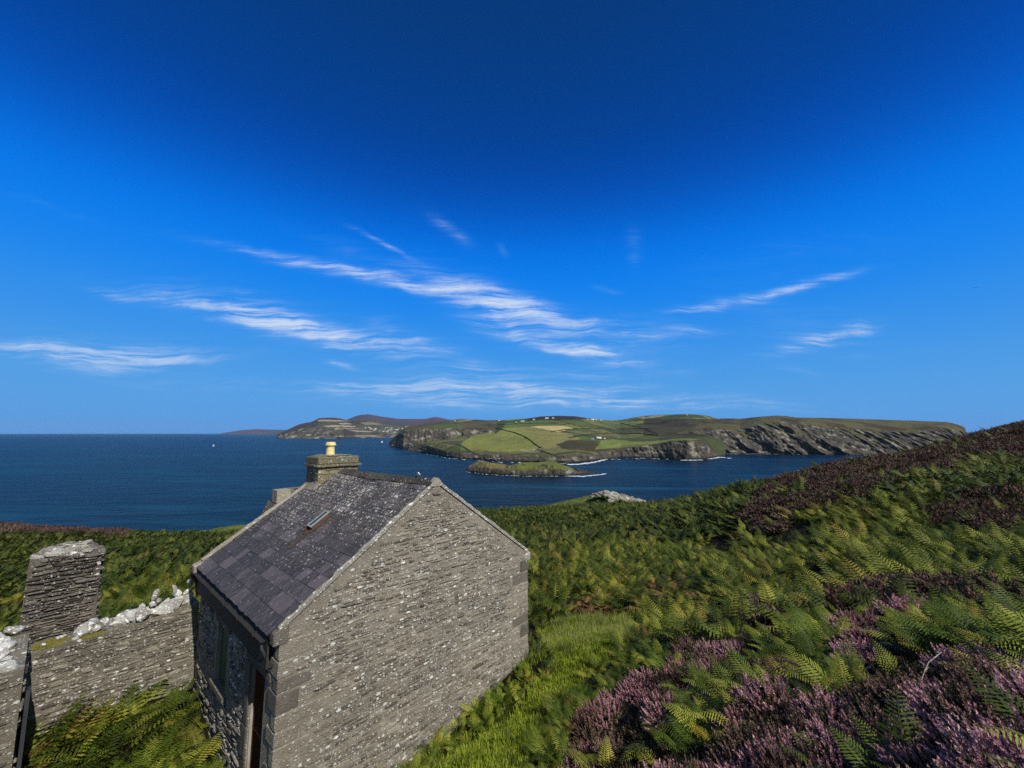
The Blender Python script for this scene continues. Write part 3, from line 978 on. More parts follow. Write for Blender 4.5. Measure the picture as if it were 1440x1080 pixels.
def slate_material(name='roof_slate'):
    m, t = material(name)
    p_ = cottage_space(t)
    tone = attr(t, 'tone')
    sp = t.node('ShaderNodeSeparateXYZ', {'Vector': p_})
    # grain runs down the slope
    g1 = t.noise(t.mapping(p_, rot=(0, 0, R(8)), scale=(2.2, 9.0, 2.2)), 3.0, 6, 0.7, 0.4)
    g2 = t.noise(t.mapping(p_, scale=(10, 46, 10)), 1.6, 5, 0.75)
    c_ = t.mix(t.ramp(tone, 0.0, 0.5), (0.028, 0.026, 0.027, 1), (0.058, 0.051, 0.054, 1))
    c_ = t.mix(t.ramp(tone, 0.55, 0.95), c_, (0.105, 0.086, 0.094, 1))
    c_ = t.mix(t.math('MULTIPLY', t.ramp(g1, 0.50, 0.72), 0.60), c_, (0.21, 0.18, 0.185, 1))
    c_ = t.mix(t.math('MULTIPLY', t.ramp(g1, 0.45, 0.30), 0.55), c_, (0.028, 0.027, 0.030, 1))
    c_ = t.mix(t.math('MULTIPLY', t.ramp(g2, 0.52, 0.75), 0.40), c_, (0.22, 0.20, 0.21, 1))
    # brown algae and more lichen towards the ridge and the verges
    up = t.ramp(sp.outputs[2], 0.3, 1.75)
    edge = t.ramp(t.math('ABSOLUTE', t.math('SUBTRACT', sp.outputs[1], LEN / 2)), LEN / 2 - 0.75, LEN / 2)
    far_edge = t.ramp(sp.outputs[1], LEN - 1.1, LEN)
    cov = t.math('MAXIMUM', t.math('MULTIPLY', up, 1.0), t.math('MULTIPLY', t.math('MAXIMUM', t.math('MULTIPLY', edge, 0.45), far_edge), up))
    brown = t.noise(p_, 2.3, 5, 0.65)
    c_ = t.mix(t.math('MULTIPLY', t.math('MULTIPLY', t.ramp(brown, 0.38, 0.62), cov), 0.7), c_, (0.085, 0.072, 0.050, 1))
    patch = t.ramp(t.noise(p_, 1.1, 3, 0.6), 0.34, 0.60)
    cov = t.math('MULTIPLY', cov, t.math('MULTIPLY_ADD', patch, 0.8, 0.3))
    st = (1.0, 1.9, 1.0)
    l1 = lichen(t, p_, 6.0, t.math('MULTIPLY', cov, 0.46), 0.05, 2.3, st)
    l2 = lichen(t, p_, 15.0, t.math('MULTIPLY_ADD', cov, 0.72, 0.16), 0.08, 7.7, st)
    l3 = lichen(t, p_, 38.0, t.math('MULTIPLY_ADD', cov, 0.68, 0.22), 0.12, 4.9, st)
    lm = t.math('MAXIMUM', l1, t.math('MAXIMUM', t.math('MULTIPLY', l2, 0.85), t.math('MULTIPLY', l3, 0.6)))
    c_ = t.mix(lm, c_, (0.58, 0.57, 0.52, 1))
    h_ = t.math('ADD', t.math('MULTIPLY', g1, 0.8), t.math('ADD', t.math('MULTIPLY', g2, 0.4), t.math('MULTIPLY', lm, 0.3)))
    finish(t, c_, t.math('MULTIPLY_ADD', lm, 0.25, 0.68), h_, 0.9, 0.014, 0.28)
    return m


M_SLATE = slate_material()


def flat_material(name, a, b, scale=8.0, rough=0.8, stretch=(1, 1, 1), spec=0.3, metal=0.0, bump=0.4):
    m, t = material(name)
    p_ = cottage_space(t)
    n1 = t.noise(t.mapping(p_, scale=stretch), scale, 6, 0.7)
    n2 = t.noise(p_, scale * 5, 4, 0.6)
    c_ = t.mix(t.ramp(n1, 0.35, 0.65), (*a, 1), (*b, 1))
    c_ = t.mix(t.math('MULTIPLY', t.ramp(n2, 0.5, 0.75), 0.3), c_, t.vmath('SCALE', c_, scale=0.5).outputs[0])
    finish(t, c_, rough, t.math('ADD', n1, n2), bump, 0.006, spec, {'Metallic': metal})
    return m


M_DARKWOOD = flat_material('tarred_wood', (0.018, 0.018, 0.018), (0.040, 0.038, 0.036), 6, 0.75, (1, 1, 5))
M_WOOD_SHADE = flat_material('weathered_wood_and_shade', (0.020, 0.021, 0.024), (0.048, 0.050, 0.056), 6, 0.8, (1, 1, 0.3))  # inner door wood, also the dark colour of the sheet painted as wall shade
M_RUST = flat_material('rusty_iron', (0.060, 0.022, 0.010), (0.15, 0.055, 0.022), 14, 0.85)
M_RUSTFLASH = flat_material('rusty_flashing', (0.050, 0.036, 0.028), (0.13, 0.070, 0.038), 9, 0.8)
M_GREEN = flat_material('dark_green_paint', (0.010, 0.052, 0.034), (0.020, 0.080, 0.054), 10, 0.55)
M_WHITEWOOD = flat_material('bleached_wood', (0.20, 0.185, 0.16), (0.36, 0.34, 0.30), 12, 0.8, (1, 1, 0.4))
M_RENDER = flat_material('pale_render', (0.20, 0.18, 0.14), (0.34, 0.31, 0.25), 7, 0.95)
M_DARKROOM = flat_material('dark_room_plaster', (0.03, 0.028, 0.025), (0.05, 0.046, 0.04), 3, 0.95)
M_POT = flat_material('buff_clay', (0.58, 0.46, 0.19), (0.76, 0.64, 0.32), 9, 0.75)
M_ZINC = flat_material('grey_zinc', (0.22, 0.25, 0.24), (0.36, 0.40, 0.38), 8, 0.5, metal=0.2)
M_LEAD = flat_material('dark_lead', (0.05, 0.052, 0.055), (0.09, 0.092, 0.095), 8, 0.5, metal=0.3)
m, t = material('old_glass')
finish(t, (0.03, 0.035, 0.036, 1), 0.38, t.noise(pos(t), 6.0, 2), 0.1, 0.01, 0.8)
M_GLASS = m
M_RIDGE = stone_material('ridge_stone', (0.040, 0.036, 0.032), (0.070, 0.062, 0.054), (0.11, 0.10, 0.088), 0.26)
M_MOSS = flat_material('yellow_moss', (0.09, 0.085, 0.015), (0.19, 0.17, 0.030), 25, 1.0, bump=1.0)

# ------------------------------------------------------------------ rubble stones: a pool of shapes shared by all walls
POOL = 26


def stone_shape(k, rounder=0.0):
    """A unit stone, face towards -y: 8-sided outline, a bevelled rim and a slightly domed face."""
    r_ = np.random.default_rng(100 + k)
    n = 8
    base = np.array([(-0.5, -0.14), (-0.40, -0.44), (0.02, -0.5), (0.40, -0.42), (0.5, -0.06), (0.40, 0.42), (0.0, 0.5), (-0.42, 0.40)])
    o = base + r_.uniform(-1, 1, (n, 2)) * np.array((0.055, 0.10))
    if k % 3 == 0:                       # tapered slivers
        o[:, 1] *= 1 - 0.55 * (o[:, 0] + 0.5)
    elif k % 3 == 1:
        o[:, 1] *= 0.55 + 0.45 * (o[:, 0] + 0.5)
    tilt = r_.uniform(-0.12, 0.12)
    verts = [(x, 1.0, z) for x, z in o]
    verts += [(x * 0.985, -0.55 + r_.uniform(-0.12, 0.12) + tilt * z, z * 0.96) for x, z in o]
    verts += [(x * 0.86 + 0.02, -0.95 + r_.uniform(-0.25, 0.2) + tilt * z, z * 0.74) for x, z in o]
    verts.append((r_.uniform(-.1, .1), -1.0 + r_.uniform(-0.3, 0.3), 0))
    f = []
    for a in (0, n):
        for i in range(n):
            j = (i + 1) % n
            f.append((a + i, a + j, a + n + j, a + n + i))
    for i in range(n):
        f.append((2 * n + i, 2 * n + (i + 1) % n, 3 * n))
    return np.array(verts), f


SHAPES = [stone_shape(k) for k in range(POOL)]
TONES = np.random.default_rng(5).permutation(np.linspace(0.02, 0.98, POOL))
_pool_meshes = {}


def pool_mesh(k, mat):
    key = (k, mat.name)
    if key not in _pool_meshes:
        v, f = SHAPES[k]
        me = mesh('stone', v, f, mat, False, tone=np.full(len(v), TONES[k]))
        _pool_meshes[key] = me
    return _pool_meshes[key]


class Frame:
    """A wall face: origin, unit vector along it, outward normal, in the parent's coordinates."""
    def __init__(self, o, u, n):
        self.o, self.u, self.n = Vector(o), Vector(u).normalized(), Vector(n).normalized()
        self.w = Vector((0, 0, 1))

    def matrix(self):
        m_ = Matrix.Identity(4)
        for i in range(3):
            m_[i][0], m_[i][1], m_[i][2], m_[i][3] = self.u[i], -self.n[i], self.w[i], self.o[i]
        return m_


def lay_rubble(inside, x0, x1, z0, z1, rng, hrange=(0.05, 0.12), lrange=(0.12, 0.5), gap=0.014, proud=(0.006, 0.030), wob=0.02, big=0.12):
    """Rough courses of flat stones -> list of (x, z, w, h, depth, tilt, shape)."""
    out = []
    z = z0
    while z < z1:
        h = rng.uniform(*hrange)
        if rng.random() < big:
            h *= 1.5
        x = x0 - rng.uniform(0, 0.3)
        while x < x1:
            w = float(np.clip(rng.lognormal(math.log((lrange[0] * lrange[1]) ** 0.5), 0.38), *lrange))
            hh = h * rng.uniform(0.62, 1.12)
            cx, cz = x + w / 2, z + h / 2 + wob * math.sin(x * 2.1 + z * 5) + rng.uniform(-0.012, 0.012)
            if rng.random() < 0.10 and w > 0.2:       # two slips where one would stand
                for s_ in (-1, 1):
                    if inside(cx, cz + s_ * h * 0.25, w, h / 2):
                        out.append((cx, cz + s_ * h * 0.25, w - gap, h * 0.42, rng.uniform(*proud), rng.normal(0, 0.04), int(rng.integers(POOL))))
            elif inside(cx, cz, w, hh):
                out.append((cx, cz, w - gap, hh - gap * 0.6, rng.uniform(*proud), rng.normal(0, 0.05), int(rng.integers(POOL))))
            x += w
        z += h
    return out


def stone_matrix(fr, s):
    x, z, w, h, d, tl, k = s
    return fr.matrix() @ Matrix.Translation((x, 0, z)) @ Matrix.Rotation(tl, 4, 'Y') @ Matrix.Diagonal((w, d, h, 1))


def bake_stones(name, items, mat, parent):
    """items: (matrix, shape) joined into one mesh."""
    V_, F_, T_ = [], [], []
    n = 0
    for mt, k in items:
        v, f = SHAPES[k]
        a = np.array(mt)
        V_.append(v @ a[:3, :3].T + a[:3, 3])
        F_ += [tuple(i + n for i in q_) for q_ in f]
        T_.append(np.full(len(v), TONES[k]))
        n += len(v)
    if not V_:
        return None
    me = mesh(name, np.concatenate(V_), F_, mat, False, tone=np.concatenate(T_))
    return link(name, me, parent, kind='stuff')


def place_stones(groups, limit, parent_world):
    """groups: (parent, frame, stones, material). The stones that show largest in the photograph become parts, the rest one joined part per wall."""
    allst = []
    for gi, (par, fr, stones, mat) in enumerate(groups):
        fm = fr.matrix()
        for s in stones:
            c_ = parent_world @ (fm @ Vector((s[0], 0, s[1])))
            n_ = (parent_world.to_3x3() @ fr.n)
            px, py, f = proj(np.array(c_))
            v_ = Vector((0, 0, SEA)) - c_
            facing = max(0.0, n_.dot(v_.normalized()))
            vis = (f > 0.2) and (-20 < px < 1460) and (py < 1095)
            area = s[2] * s[3] * facing / v_.length_squared if vis else 0.0
            allst.append((area, gi, s))
    allst.sort(key=lambda a: -a[0])
    rest = {}
    for i, (area, gi, s) in enumerate(allst):
        par, fr, stones, mat = groups[gi]
        if i < limit and area > 0:
            o = bpy.data.objects.new('stone', pool_mesh(s[6], mat))
            COL.objects.link(o)
            o.parent = par
            o.matrix_local = stone_matrix(fr, s)
        else:
            rest.setdefault(gi, []).append((stone_matrix(fr, s), s[6]))
    for gi, items in rest.items():
        bake_stones('rubble_stones', items, groups[gi][3], groups[gi][0])


# ------------------------------------------------------------------ the cottage
cot = bpy.data.objects.new('stone_cottage', None)
COL.objects.link(cot)
cot.location = (P1[0], P1[1], P1[2] - HE)
cot.rotation_euler = (0, 0, ANG)
tag(cot, 'small grey stone cottage with a purple slate roof and yellow chimney pot on the slope', 'cottage')
CW = Matrix.Translation(cot.location) @ Matrix.Rotation(ANG, 4, 'Z')
ZB = -1.3                          # foundations, under the ground everywhere
PITCH = (HR - HE) / (W / 2)


def rough_wall_mesh(name, poly, y0, y1, axis_, mat, parent):
    mb = MB()
    mb.prism(poly, axis_, y0, y1)
    return mb.build(name, mat, parent)


T = 0.50
gable_poly = [(0, ZB), (W, ZB), (W, HE), (W / 2, HR), (0, HE)]
g_near = rough_wall_mesh('gable_wall', gable_poly, 0.0, T, 1, M_MORTAR, cot)
g_far = rough_wall_mesh('gable_wall', gable_poly, LEN - T, LEN, 1, M_MORTAR, cot)
# side wall on the left (x = 0) with a window and a door opening
WIN = (2.43, 3.08, 0.64, 1.68)      # y0, y1, z0, z1
DOOR = (0.34, 1.12, -0.25, 1.66)
mb = MB()
for y0, y1, z0, z1 in ((T, DOOR[1], DOOR[3], HE), (DOOR[1], WIN[0], ZB, HE), (WIN[1], LEN - T, ZB, HE), (WIN[0], WIN[1], ZB, WIN[2]), (WIN[0], WIN[1], WIN[3], HE)):
    mb.box(0.0, T, y0, y1, z0, z1)
mb.box(0.0, T, T, DOOR[1], ZB, DOOR[2])
w_left = mb.build('side_wall', M_MORTAR, cot)
mb = MB()
mb.box(W - T, W, T, LEN - T, ZB, HE)
w_right = mb.build('side_wall', M_MORTAR, cot)
# the near gable is notched by the door, so its left end carries the jamb
mb = MB()
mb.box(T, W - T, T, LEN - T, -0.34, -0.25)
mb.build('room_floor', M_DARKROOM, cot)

rng = np.random.default_rng(21)


def roof_z(x):
    return HE + PITCH * min(x, W - x)


def in_gable(cx, cz, w, h):
    # quoins at both corners are laid separately
    if cx - w / 2 < 0.02 or cx + w / 2 > W - 0.02 or cz < -0.75:
        return False
    for xx in (cx - w / 2, cx + w / 2):
        if cz + h / 2 > roof_z(xx) - 0.06:
            return False
    for (q0, q1, qz0, qz1) in QUOIN_BOXES:
        if cx + w / 2 > q0 and cx - w / 2 < q1 and cz + h / 2 > qz0 and cz - h / 2 < qz1:
            return False
    return True


QUOINS = []
z = -0.75
k = 0
while z < HE - 0.02:
    h = 0.23 + 0.05 * math.sin(k * 2.3)
    h = min(h, HE - 0.02 - z)
    if h < 0.08:
        break
    l1_, l2_ = ((0.58, 0.26) if k % 2 == 0 else (0.30, 0.52))
    QUOINS.append((z, h, l1_ * (0.9 + 0.2 * math.sin(k)), l2_))
    z += h
    k += 1
QUOIN_BOXES = [(-.1, q[2] + 0.01, q[0], q[0] + q[1]) for q in QUOINS] + [(W - q[3] - 0.01, W + .1, q[0], q[0] + q[1]) for q in QUOINS]
fr_g = Frame((0, 0, 0), (1, 0, 0), (0, -1, 0))
st_g = lay_rubble(in_gable, 0.05, W, -0.75, HR, rng, (0.036, 0.092), (0.09, 0.46), 0.018, (0.004, 0.024), 0.05, 0.12)
# left wall: u runs towards the near gable (from y=LEN to 0) as seen from outside


def in_side(cx, cz, w, h):
    y_a, y_b = LEN - cx - w / 2, LEN - cx + w / 2
    if y_a < 0.02 or y_b > LEN - 0.02 or cz + h / 2 > HE - 0.04:
        return False
    for y0, y1, z0, z1 in ((WIN[0] - 0.06, WIN[1] + 0.06, WIN[2] - 0.14, WIN[3] + 0.12), (DOOR[0] - 0.04, DOOR[1] + 0.20, DOOR[2] - 0.1, DOOR[3] + 0.10)):
        if y_b > y0 and y_a < y1 and cz + h / 2 > z0 and cz - h / 2 < z1:
            return False
    for q in QUOINS:
        if y_a < q[3] * (0.6) and cz + h / 2 > q[0] and cz - h / 2 < q[0] + q[1]:
            return False
    return True


fr_s = Frame((0, LEN, 0), (0, -1, 0), (-1, 0, 0))
st_s = lay_rubble(in_side, 0.0, LEN, -0.6, HE, rng, (0.06, 0.13), (0.14, 0.50), 0.018, (0.012, 0.045), 0.03)
place_stones([(g_near, fr_g, st_g, M_STONE), (w_left, fr_s, st_s, M_STONE)], 255, CW)

# quoins: dressed blocks that turn the corner, standing 1-2 cm proud of both faces
for i, (qz, qh, ql, qs) in enumerate(QUOINS):
    for side in (0, 1):
        la, lb = (ql, qs * 0.6) if side == 0 else (qs, ql * 0.6)
        pr = 0.014 + 0.006 * math.sin(i * 3.1 + side)
        mb = MB()
        e_ = 0.010
        if side == 0:
            x0, x1 = -pr, la
        else:
            x0, x1 = W - la, W + pr
        y0, y1 = -pr, lb
        if side == 0 and qz < DOOR[3] and y1 > DOOR[0] - 0.01:
            y1 = DOOR[0] - 0.012
        za, zb = qz + 0.008, qz + qh - 0.008
        mb.add([(x0, y0, za), (x1, y0 + 0.004, za + 0.006), (x1, y1, za), (x0, y1, za + 0.004), (x0 + e_ * 0.3, y0, zb), (x1 - e_, y0 + 0.002, zb - 0.006), (x1, y1, zb), (x0, y1 - e_, zb)],
               [(0, 3, 2, 1), (4, 5, 6, 7), (0, 1, 5, 4), (1, 2, 6, 5), (2, 3, 7, 6), (3, 0, 4, 7)], 0.25 + 0.5 * ((i * 37 + side * 11) % 7) / 7)
        o = mb.build('quoin', M_GREYSTONE if (i * 2 + side) % 5 in (0, 3) else M_MORTAR, g_near)
        bv = o.modifiers.new('bevel', 'BEVEL')
        bv.width = 0.012
        bv.segments = 1

# ---- roof: boards, slates course by course, ridge tiles, verges
SL = math.hypot(W / 2, HR - HE)
pitch_a = math.atan(PITCH)
roof = None
mb = MB()
th_ = 0.05
OV = 0.12                      # eaves overhang
for s_ in (0, 1):
    def X(a):
        return a if s_ == 0 else W - a
    poly = [(X(-OV), HE - OV * PITCH + 0.015), (W / 2, HR + 0.015), (W / 2, HR + 0.015 + th_), (X(-OV), HE - OV * PITCH + 0.015 + th_)]
    mb.prism(poly if s_ == 0 else poly[::-1], 1, 0.03, LEN - 0.03)
roof = mb.build('roof', M_DARKWOOD, cot)


def sag(y, up):
    return -0.045 * math.sin(math.pi * np.clip(y / LEN, 0, 1)) * up


rng = np.random.default_rng(33)
SLATE_V = 22
slate_meshes = []
for k in range(SLATE_V):
    r_ = np.random.default_rng(500 + k)
    tl = 0.014 + r_.uniform(-.004, .004)
    j = r_.uniform(-0.018, 0.018, 6)
    v = [(-0.5, 0, 0), (-0.17, j[0], 0), (0.2, j[1], 0), (0.5, j[2], 0), (0.5, 1, 0), (-0.5, 1, 0)]
    v += [(a, b, 1) for a, b, _ in v]
    f = [(0, 5, 4, 3, 2, 1), (6, 7, 8, 9, 10, 11)] + [(i, (i + 1) % 6, 6 + (i + 1) % 6, 6 + i) for i in range(6)]
    slate_meshes.append(mesh('slate', v, f, M_SLATE, False, tone=np.full(12, r_.random() ** 1.3)))


def slope_matrix(side, y, s_along, up_off=0.0):
    """A frame on the slope: local x along the ridge, y up the slope, z out of it."""
    ca, sa = math.cos(pitch_a), math.sin(pitch_a)
    if side == 0:
        ux, uy, uz = Vector((0, -1, 0)), Vector((ca, 0, sa)), Vector((-sa, 0, ca))
        o = Vector((0, y, HE + 0.066)) + uy * s_along + uz * up_off
    else:
        ux, uy, uz = Vector((0, 1, 0)), Vector((-ca, 0, sa)), Vector((sa, 0, ca))
        o = Vector((W, y, HE + 0.066)) + uy * s_along + uz * up_off
    o.z += sag(y, max(0.0, min(1.0, s_along / SL)))
    m_ = Matrix.Identity(4)
    for i in range(3):
        m_[i][0], m_[i][1], m_[i][2], m_[i][3] = ux[i], uy[i], uz[i], o[i]
    return m_


gauges = []
g = 0.27
s_ = -OV - 0.05
while s_ < SL - 0.06:
    gauges.append((s_, g))
    s_ += g
    g = max(0.145, g * 0.952)
slate_list = []
for side in (0, 1):
    for ci, (s0, g) in enumerate(gauges):
        y = 0.10 - rng.uniform(0, 0.10)
        wm = 0.33 - 0.16 * (ci / len(gauges))
        first = True
        while y < LEN - 0.06:
            w = wm * rng.uniform(0.68, 1.35)
            if y + w > LEN - 0.16:
                w = LEN - 0.06 - y
            length = min(g * 1.75, SL - s0 - 0.0)
            slate_list.append((side, y + w / 2, s0, w - 0.006, length, rng.normal(0, 0.010), int(rng.integers(SLATE_V)), rng.uniform(0, 0.006)))
            y += w
left_slates = [s for s in slate_list if s[0] == 0]
SKY_Y, SKY_S = 2.12, 1.60          # rooflight
n_part = 0
for s in left_slates:
    side, y, s0, w, length, tw, k, lift = s
    m_ = slope_matrix(side, y, s0, 0.004 + lift) @ Matrix.Rotation(tw, 4, 'Z') @ Matrix.Rotation(-0.032, 4, 'X') @ Matrix.Translation((0, 0, 0.020)) @ Matrix.Diagonal((w, length, 0.009, 1))
    if n_part < 297:
        o = bpy.data.objects.new('slate', slate_meshes[k])
        COL.objects.link(o)
        o.parent = roof
        o.matrix_local = m_
        n_part += 1
print('left slates', len(left_slates))
V_, F_, T_ = [], [], []
for idx, s in enumerate(slate_list):
    if s[0] == 0 and left_slates.index(s) < 297:
        continue
    side, y, s0, w, length, tw, k, lift = s
    m_ = np.array(slope_matrix(side, y, s0, 0.004 + lift) @ Matrix.Rotation(tw, 4, 'Z') @ Matrix.Rotation(-0.032, 4, 'X') @ Matrix.Translation((0, 0, 0.020)) @ Matrix.Diagonal((w, length, 0.009, 1)))
    me = slate_meshes[k]
    v = np.array([q_.co[:] for q_ in me.vertices])
    n = sum(len(a) for a in V_)
    V_.append(v @ m_[:3, :3].T + m_[:3, 3])
    F_ += [tuple(i + n for i in p_.vertices) for p_ in me.polygons]
    T_.append(np.full(len(v), me.attributes['tone'].data[0].value))
if V_:
    link('roof_slates', mesh('roof_slates', np.concatenate(V_), F_, M_SLATE, tone=np.concatenate(T_)), roof, kind='stuff')

# ridge tiles
rt_n = 11
mb0 = MB()
wy = 0.17
for i in range(rt_n):
    y0 = 0.02 + i * (LEN - 0.75) / rt_n
    y1 = y0 + (LEN - 0.75) / rt_n - 0.006
    zc = HR + 0.115 + sag((y0 + y1) / 2, 1.0) * 0.8 + (0.012 if i % 2 else 0) + rng.uniform(-.006, .008)
    dz = wy * PITCH
    mb = MB()
    outer = [(W / 2 - wy, zc - dz), (W / 2 - 0.03, zc - 0.012), (W / 2 + 0.03, zc - 0.012), (W / 2 + wy, zc - dz)]
    inner = [(W / 2 + wy, zc - dz - 0.03), (W / 2, zc - 0.05), (W / 2 - wy, zc - dz - 0.03)]
    mb.prism(outer + inner, 1, y0, y1, 0.2 + 0.6 * rng.random())
    mb.build('ridge_tile', M_RIDGE, roof)

# verges: a fillet of cement, thick with white lichen, along each gable


def verge(side, ya, yb, mat, seg=26, name='verge', top=0.0, low=0.0, drop=0.0):
    V_, F_ = [], []
    r_ = np.random.default_rng(int(900 + side * 7 + ya * 10))
    ca, sa = math.cos(pitch_a), math.sin(pitch_a)
    for i in range(seg + 1):
        s__ = (-OV * 0.2 + low) + (SL + 0.02 - low) * i / seg
        base = slope_matrix(side, 0, s__, 0)
        base[1][3] = 0
        h_ = 0.040 + r_.uniform(-.010, .012) + top
        j1, j2 = r_.uniform(-.012, .012, 2)
        up_ = Vector([base[q_][2] for q_ in range(3)])
        o = Vector([base[q_][3] for q_ in range(3)])
        o.z = HE + 0.066 + (s__ * math.sin(pitch_a))
        for yy, hh in ((ya - 0.003, -0.03 + drop), (ya + j1 * 0.3 - 0.004, h_ - 0.018), (ya + 0.02, h_ - 0.006), (yb - 0.02 + j2, h_ - 0.008), (yb + j2, 0.02)):
            V_.append(tuple(o + up_ * hh + Vector((0, yy, 0))))
    return link(name, mesh(name, V_, grid_faces(seg + 1, 5), mat, False, tone=np.full(len(V_), 0.7)), roof)


verge(0, 0.0, 0.075, M_VERGE, seg=44)
verge(1, 0.0, 0.075, M_VERGE, seg=44)
verge(0, LEN - 0.13, LEN + 0.004, M_PALE, top=0.04, drop=-0.07)
verge(1, LEN - 0.13, LEN + 0.004, M_PALE, top=0.04, drop=-0.07)
# the little triangular cap where both near verges meet
mb = MB()
mb.prism([(W / 2 - 0.17, HR - 0.03), (W / 2 + 0.17, HR - 0.03), (W / 2 + 0.03, HR + 0.125), (W / 2 - 0.02, HR + 0.13)], 1, -0.012, 0.10, 0.8)
mb.build('apex_stone', M_PALE, g_near)
# kneelers at the feet of the verges
for (x0, x1, y0, y1, nm, mt) in ((-0.10, 0.10, -0.03, 0.20, 'kneeler', M_GREYSTONE), (W - 0.10, W + 0.08, -0.03, 0.20, 'kneeler', M_VERGE), (-0.20, 0.02, LEN - 0.22, LEN + 0.03, 'kneeler', M_PALE)):
    mb = MB()
    mb.prism([(x0, HE - 0.16), (x1, HE - 0.16), (x1, HE + 0.10), (x0, HE + 0.02)] if x0 < 1 else [(x0, HE - 0.16), (x1, HE - 0.16), (x1, HE + 0.02), (x0, HE + 0.10)], 1, y0, y1, 0.6)
    o = mb.build(nm, mt, g_near if y0 < 1 else g_far)
    bv = o.modifiers.new('bevel', 'BEVEL')
    bv.width = 0.015
# fascia and half-round gutter along the left eaves
mb = MB()
mb.box(-0.115, -0.085, 0.16, LEN - 0.20, HE - 0.50, HE - 0.045)
mb.box(-0.085, -0.004, 0.16, LEN - 0.20, HE - 0.49, HE - 0.465)
mb.build('fascia_board', M_DARKWOOD, roof)
gut = []
V_, F_ = [], []
ns = 9
ys = np.linspace(0.14, LEN - 0.16, 14)
for i, y in enumerate(ys):
    for rr in (0.062, 0.054):
        for j in range(ns):
            a = math.pi + math.pi * j / (ns - 1)
            V_.append((-0.185 + rr * math.cos(a), y, HE - 0.055 + rr * math.sin(a) - 0.004 * i / 13))
F_ = []
for i in range(len(ys) - 1):
    for ring in (0, 1):
        for j in range(ns - 1):
            a = i * 2 * ns + ring * ns + j
            b = a + 2 * ns
            F_.append((a, a + 1, b + 1, b))
    for j in (0, ns - 1):
        a = i * 2 * ns + j
        F_.append((a, a + ns, a + 3 * ns, a + 2 * ns))
gt = link('gutter', mesh('gutter', V_, F_, M_DARKWOOD, tone=np.full(len(V_), .5)), roof)
for y in np.linspace(0.35, LEN - 0.4, 6):
    mb = MB()
    mb.tube([(-0.25, y, HE - 0.05), (-0.235, y, HE - 0.10), (-0.185, y, HE - 0.126), (-0.118, y, HE - 0.10)], 0.007, 5)
    mb.build('gutter_bracket', M_RUST, gt)
# downpipes
mb = MB()
mb.tube([(-0.19, LEN - 0.10, HE - 0.10), (-0.19, LEN - 0.10, HE - 0.20), (-0.10, LEN - 0.07, HE - 0.36), (-0.07, LEN - 0.07, HE - 0.60)], 0.036, 10)
mb.tube([(-0.19, LEN - 0.10, HE - 0.13), (-0.19, LEN - 0.10, HE - 0.17)], 0.046, 10)
mb.build('downpipe', M_RUST, w_left)
mb = MB()
mb.tube([(-0.185, 0.20, HE - 0.11), (-0.17, 0.20, HE - 0.22), (-0.075, 0.235, HE - 0.42), (-0.05, 0.235, HE - 0.55)], 0.020, 8)
mb.build('overflow_pipe', M_LEAD, w_left)

# window
mb = MB()
y0, y1, z0, z1 = WIN
mb.box(0.065, 0.11, y0 + 0.002, y0 + 0.26, z0 + 0.012, z1 - 0.002)
mb.box(0.065, 0.11, y1 - 0.07, y1 - 0.003, z0 + 0.012, z1 - 0.002)
mb.box(0.065, 0.11, y0 + 0.262, y1 - 0.072, z1 - 0.07, z1 - 0.003)
mb.box(0.065, 0.11, y0 + 0.262, y1 - 0.072, z0 + 0.012, z0 + 0.08)
mb.box(0.075, 0.10, y0 + 0.262, y1 - 0.072, (z0 + z1) / 2 - 0.015, (z0 + z1) / 2 + 0.015)
wf = mb.build('window', M_GREEN, cot)
mb = MB()
for q_ in range(4):
    mb.box(0.046 + 0.002 * (q_ % 2), 0.062, y0 + 0.02 + q_ * 0.148, y0 + 0.162 + q_ * 0.148, z0 + 0.03, z1 - 0.02)
mb.build('shutter', M_GREEN, wf)
mb = MB()
mb.box(0.085, 0.090, y0 + 0.262, y1 - 0.072, z0 + 0.08, z1 - 0.07)
mb.build('pane', M_GLASS, wf)
mb = MB()
mb.box(-0.07, 0.16, y0 - 0.12, y1 + 0.12, z0 - 0.07, z0 + 0.008, 0.7)
mb.prism([(-0.068, z0 - 0.07), (-0.004, z0 - 0.07), (-0.004, z0 - 0.16)], 1, y0 - 0.10, y1 + 0.10, 0.6)
mb.build('sill', M_GREYSTONE, wf)
mb = MB()
mb.box(-0.012, 0.158, y1 - 0.002, y1 + 0.05, z0 + 0.010, z1, 0.7)
mb.build('reveal', M_RENDER, wf)
mb = MB()
mb.box(-0.03, 0.155, y0 - 0.14, y1 + 0.14, z1 + 0.003, z1 + 0.12, 0.3)
mb.build('lintel', M_GREYSTONE, wf)

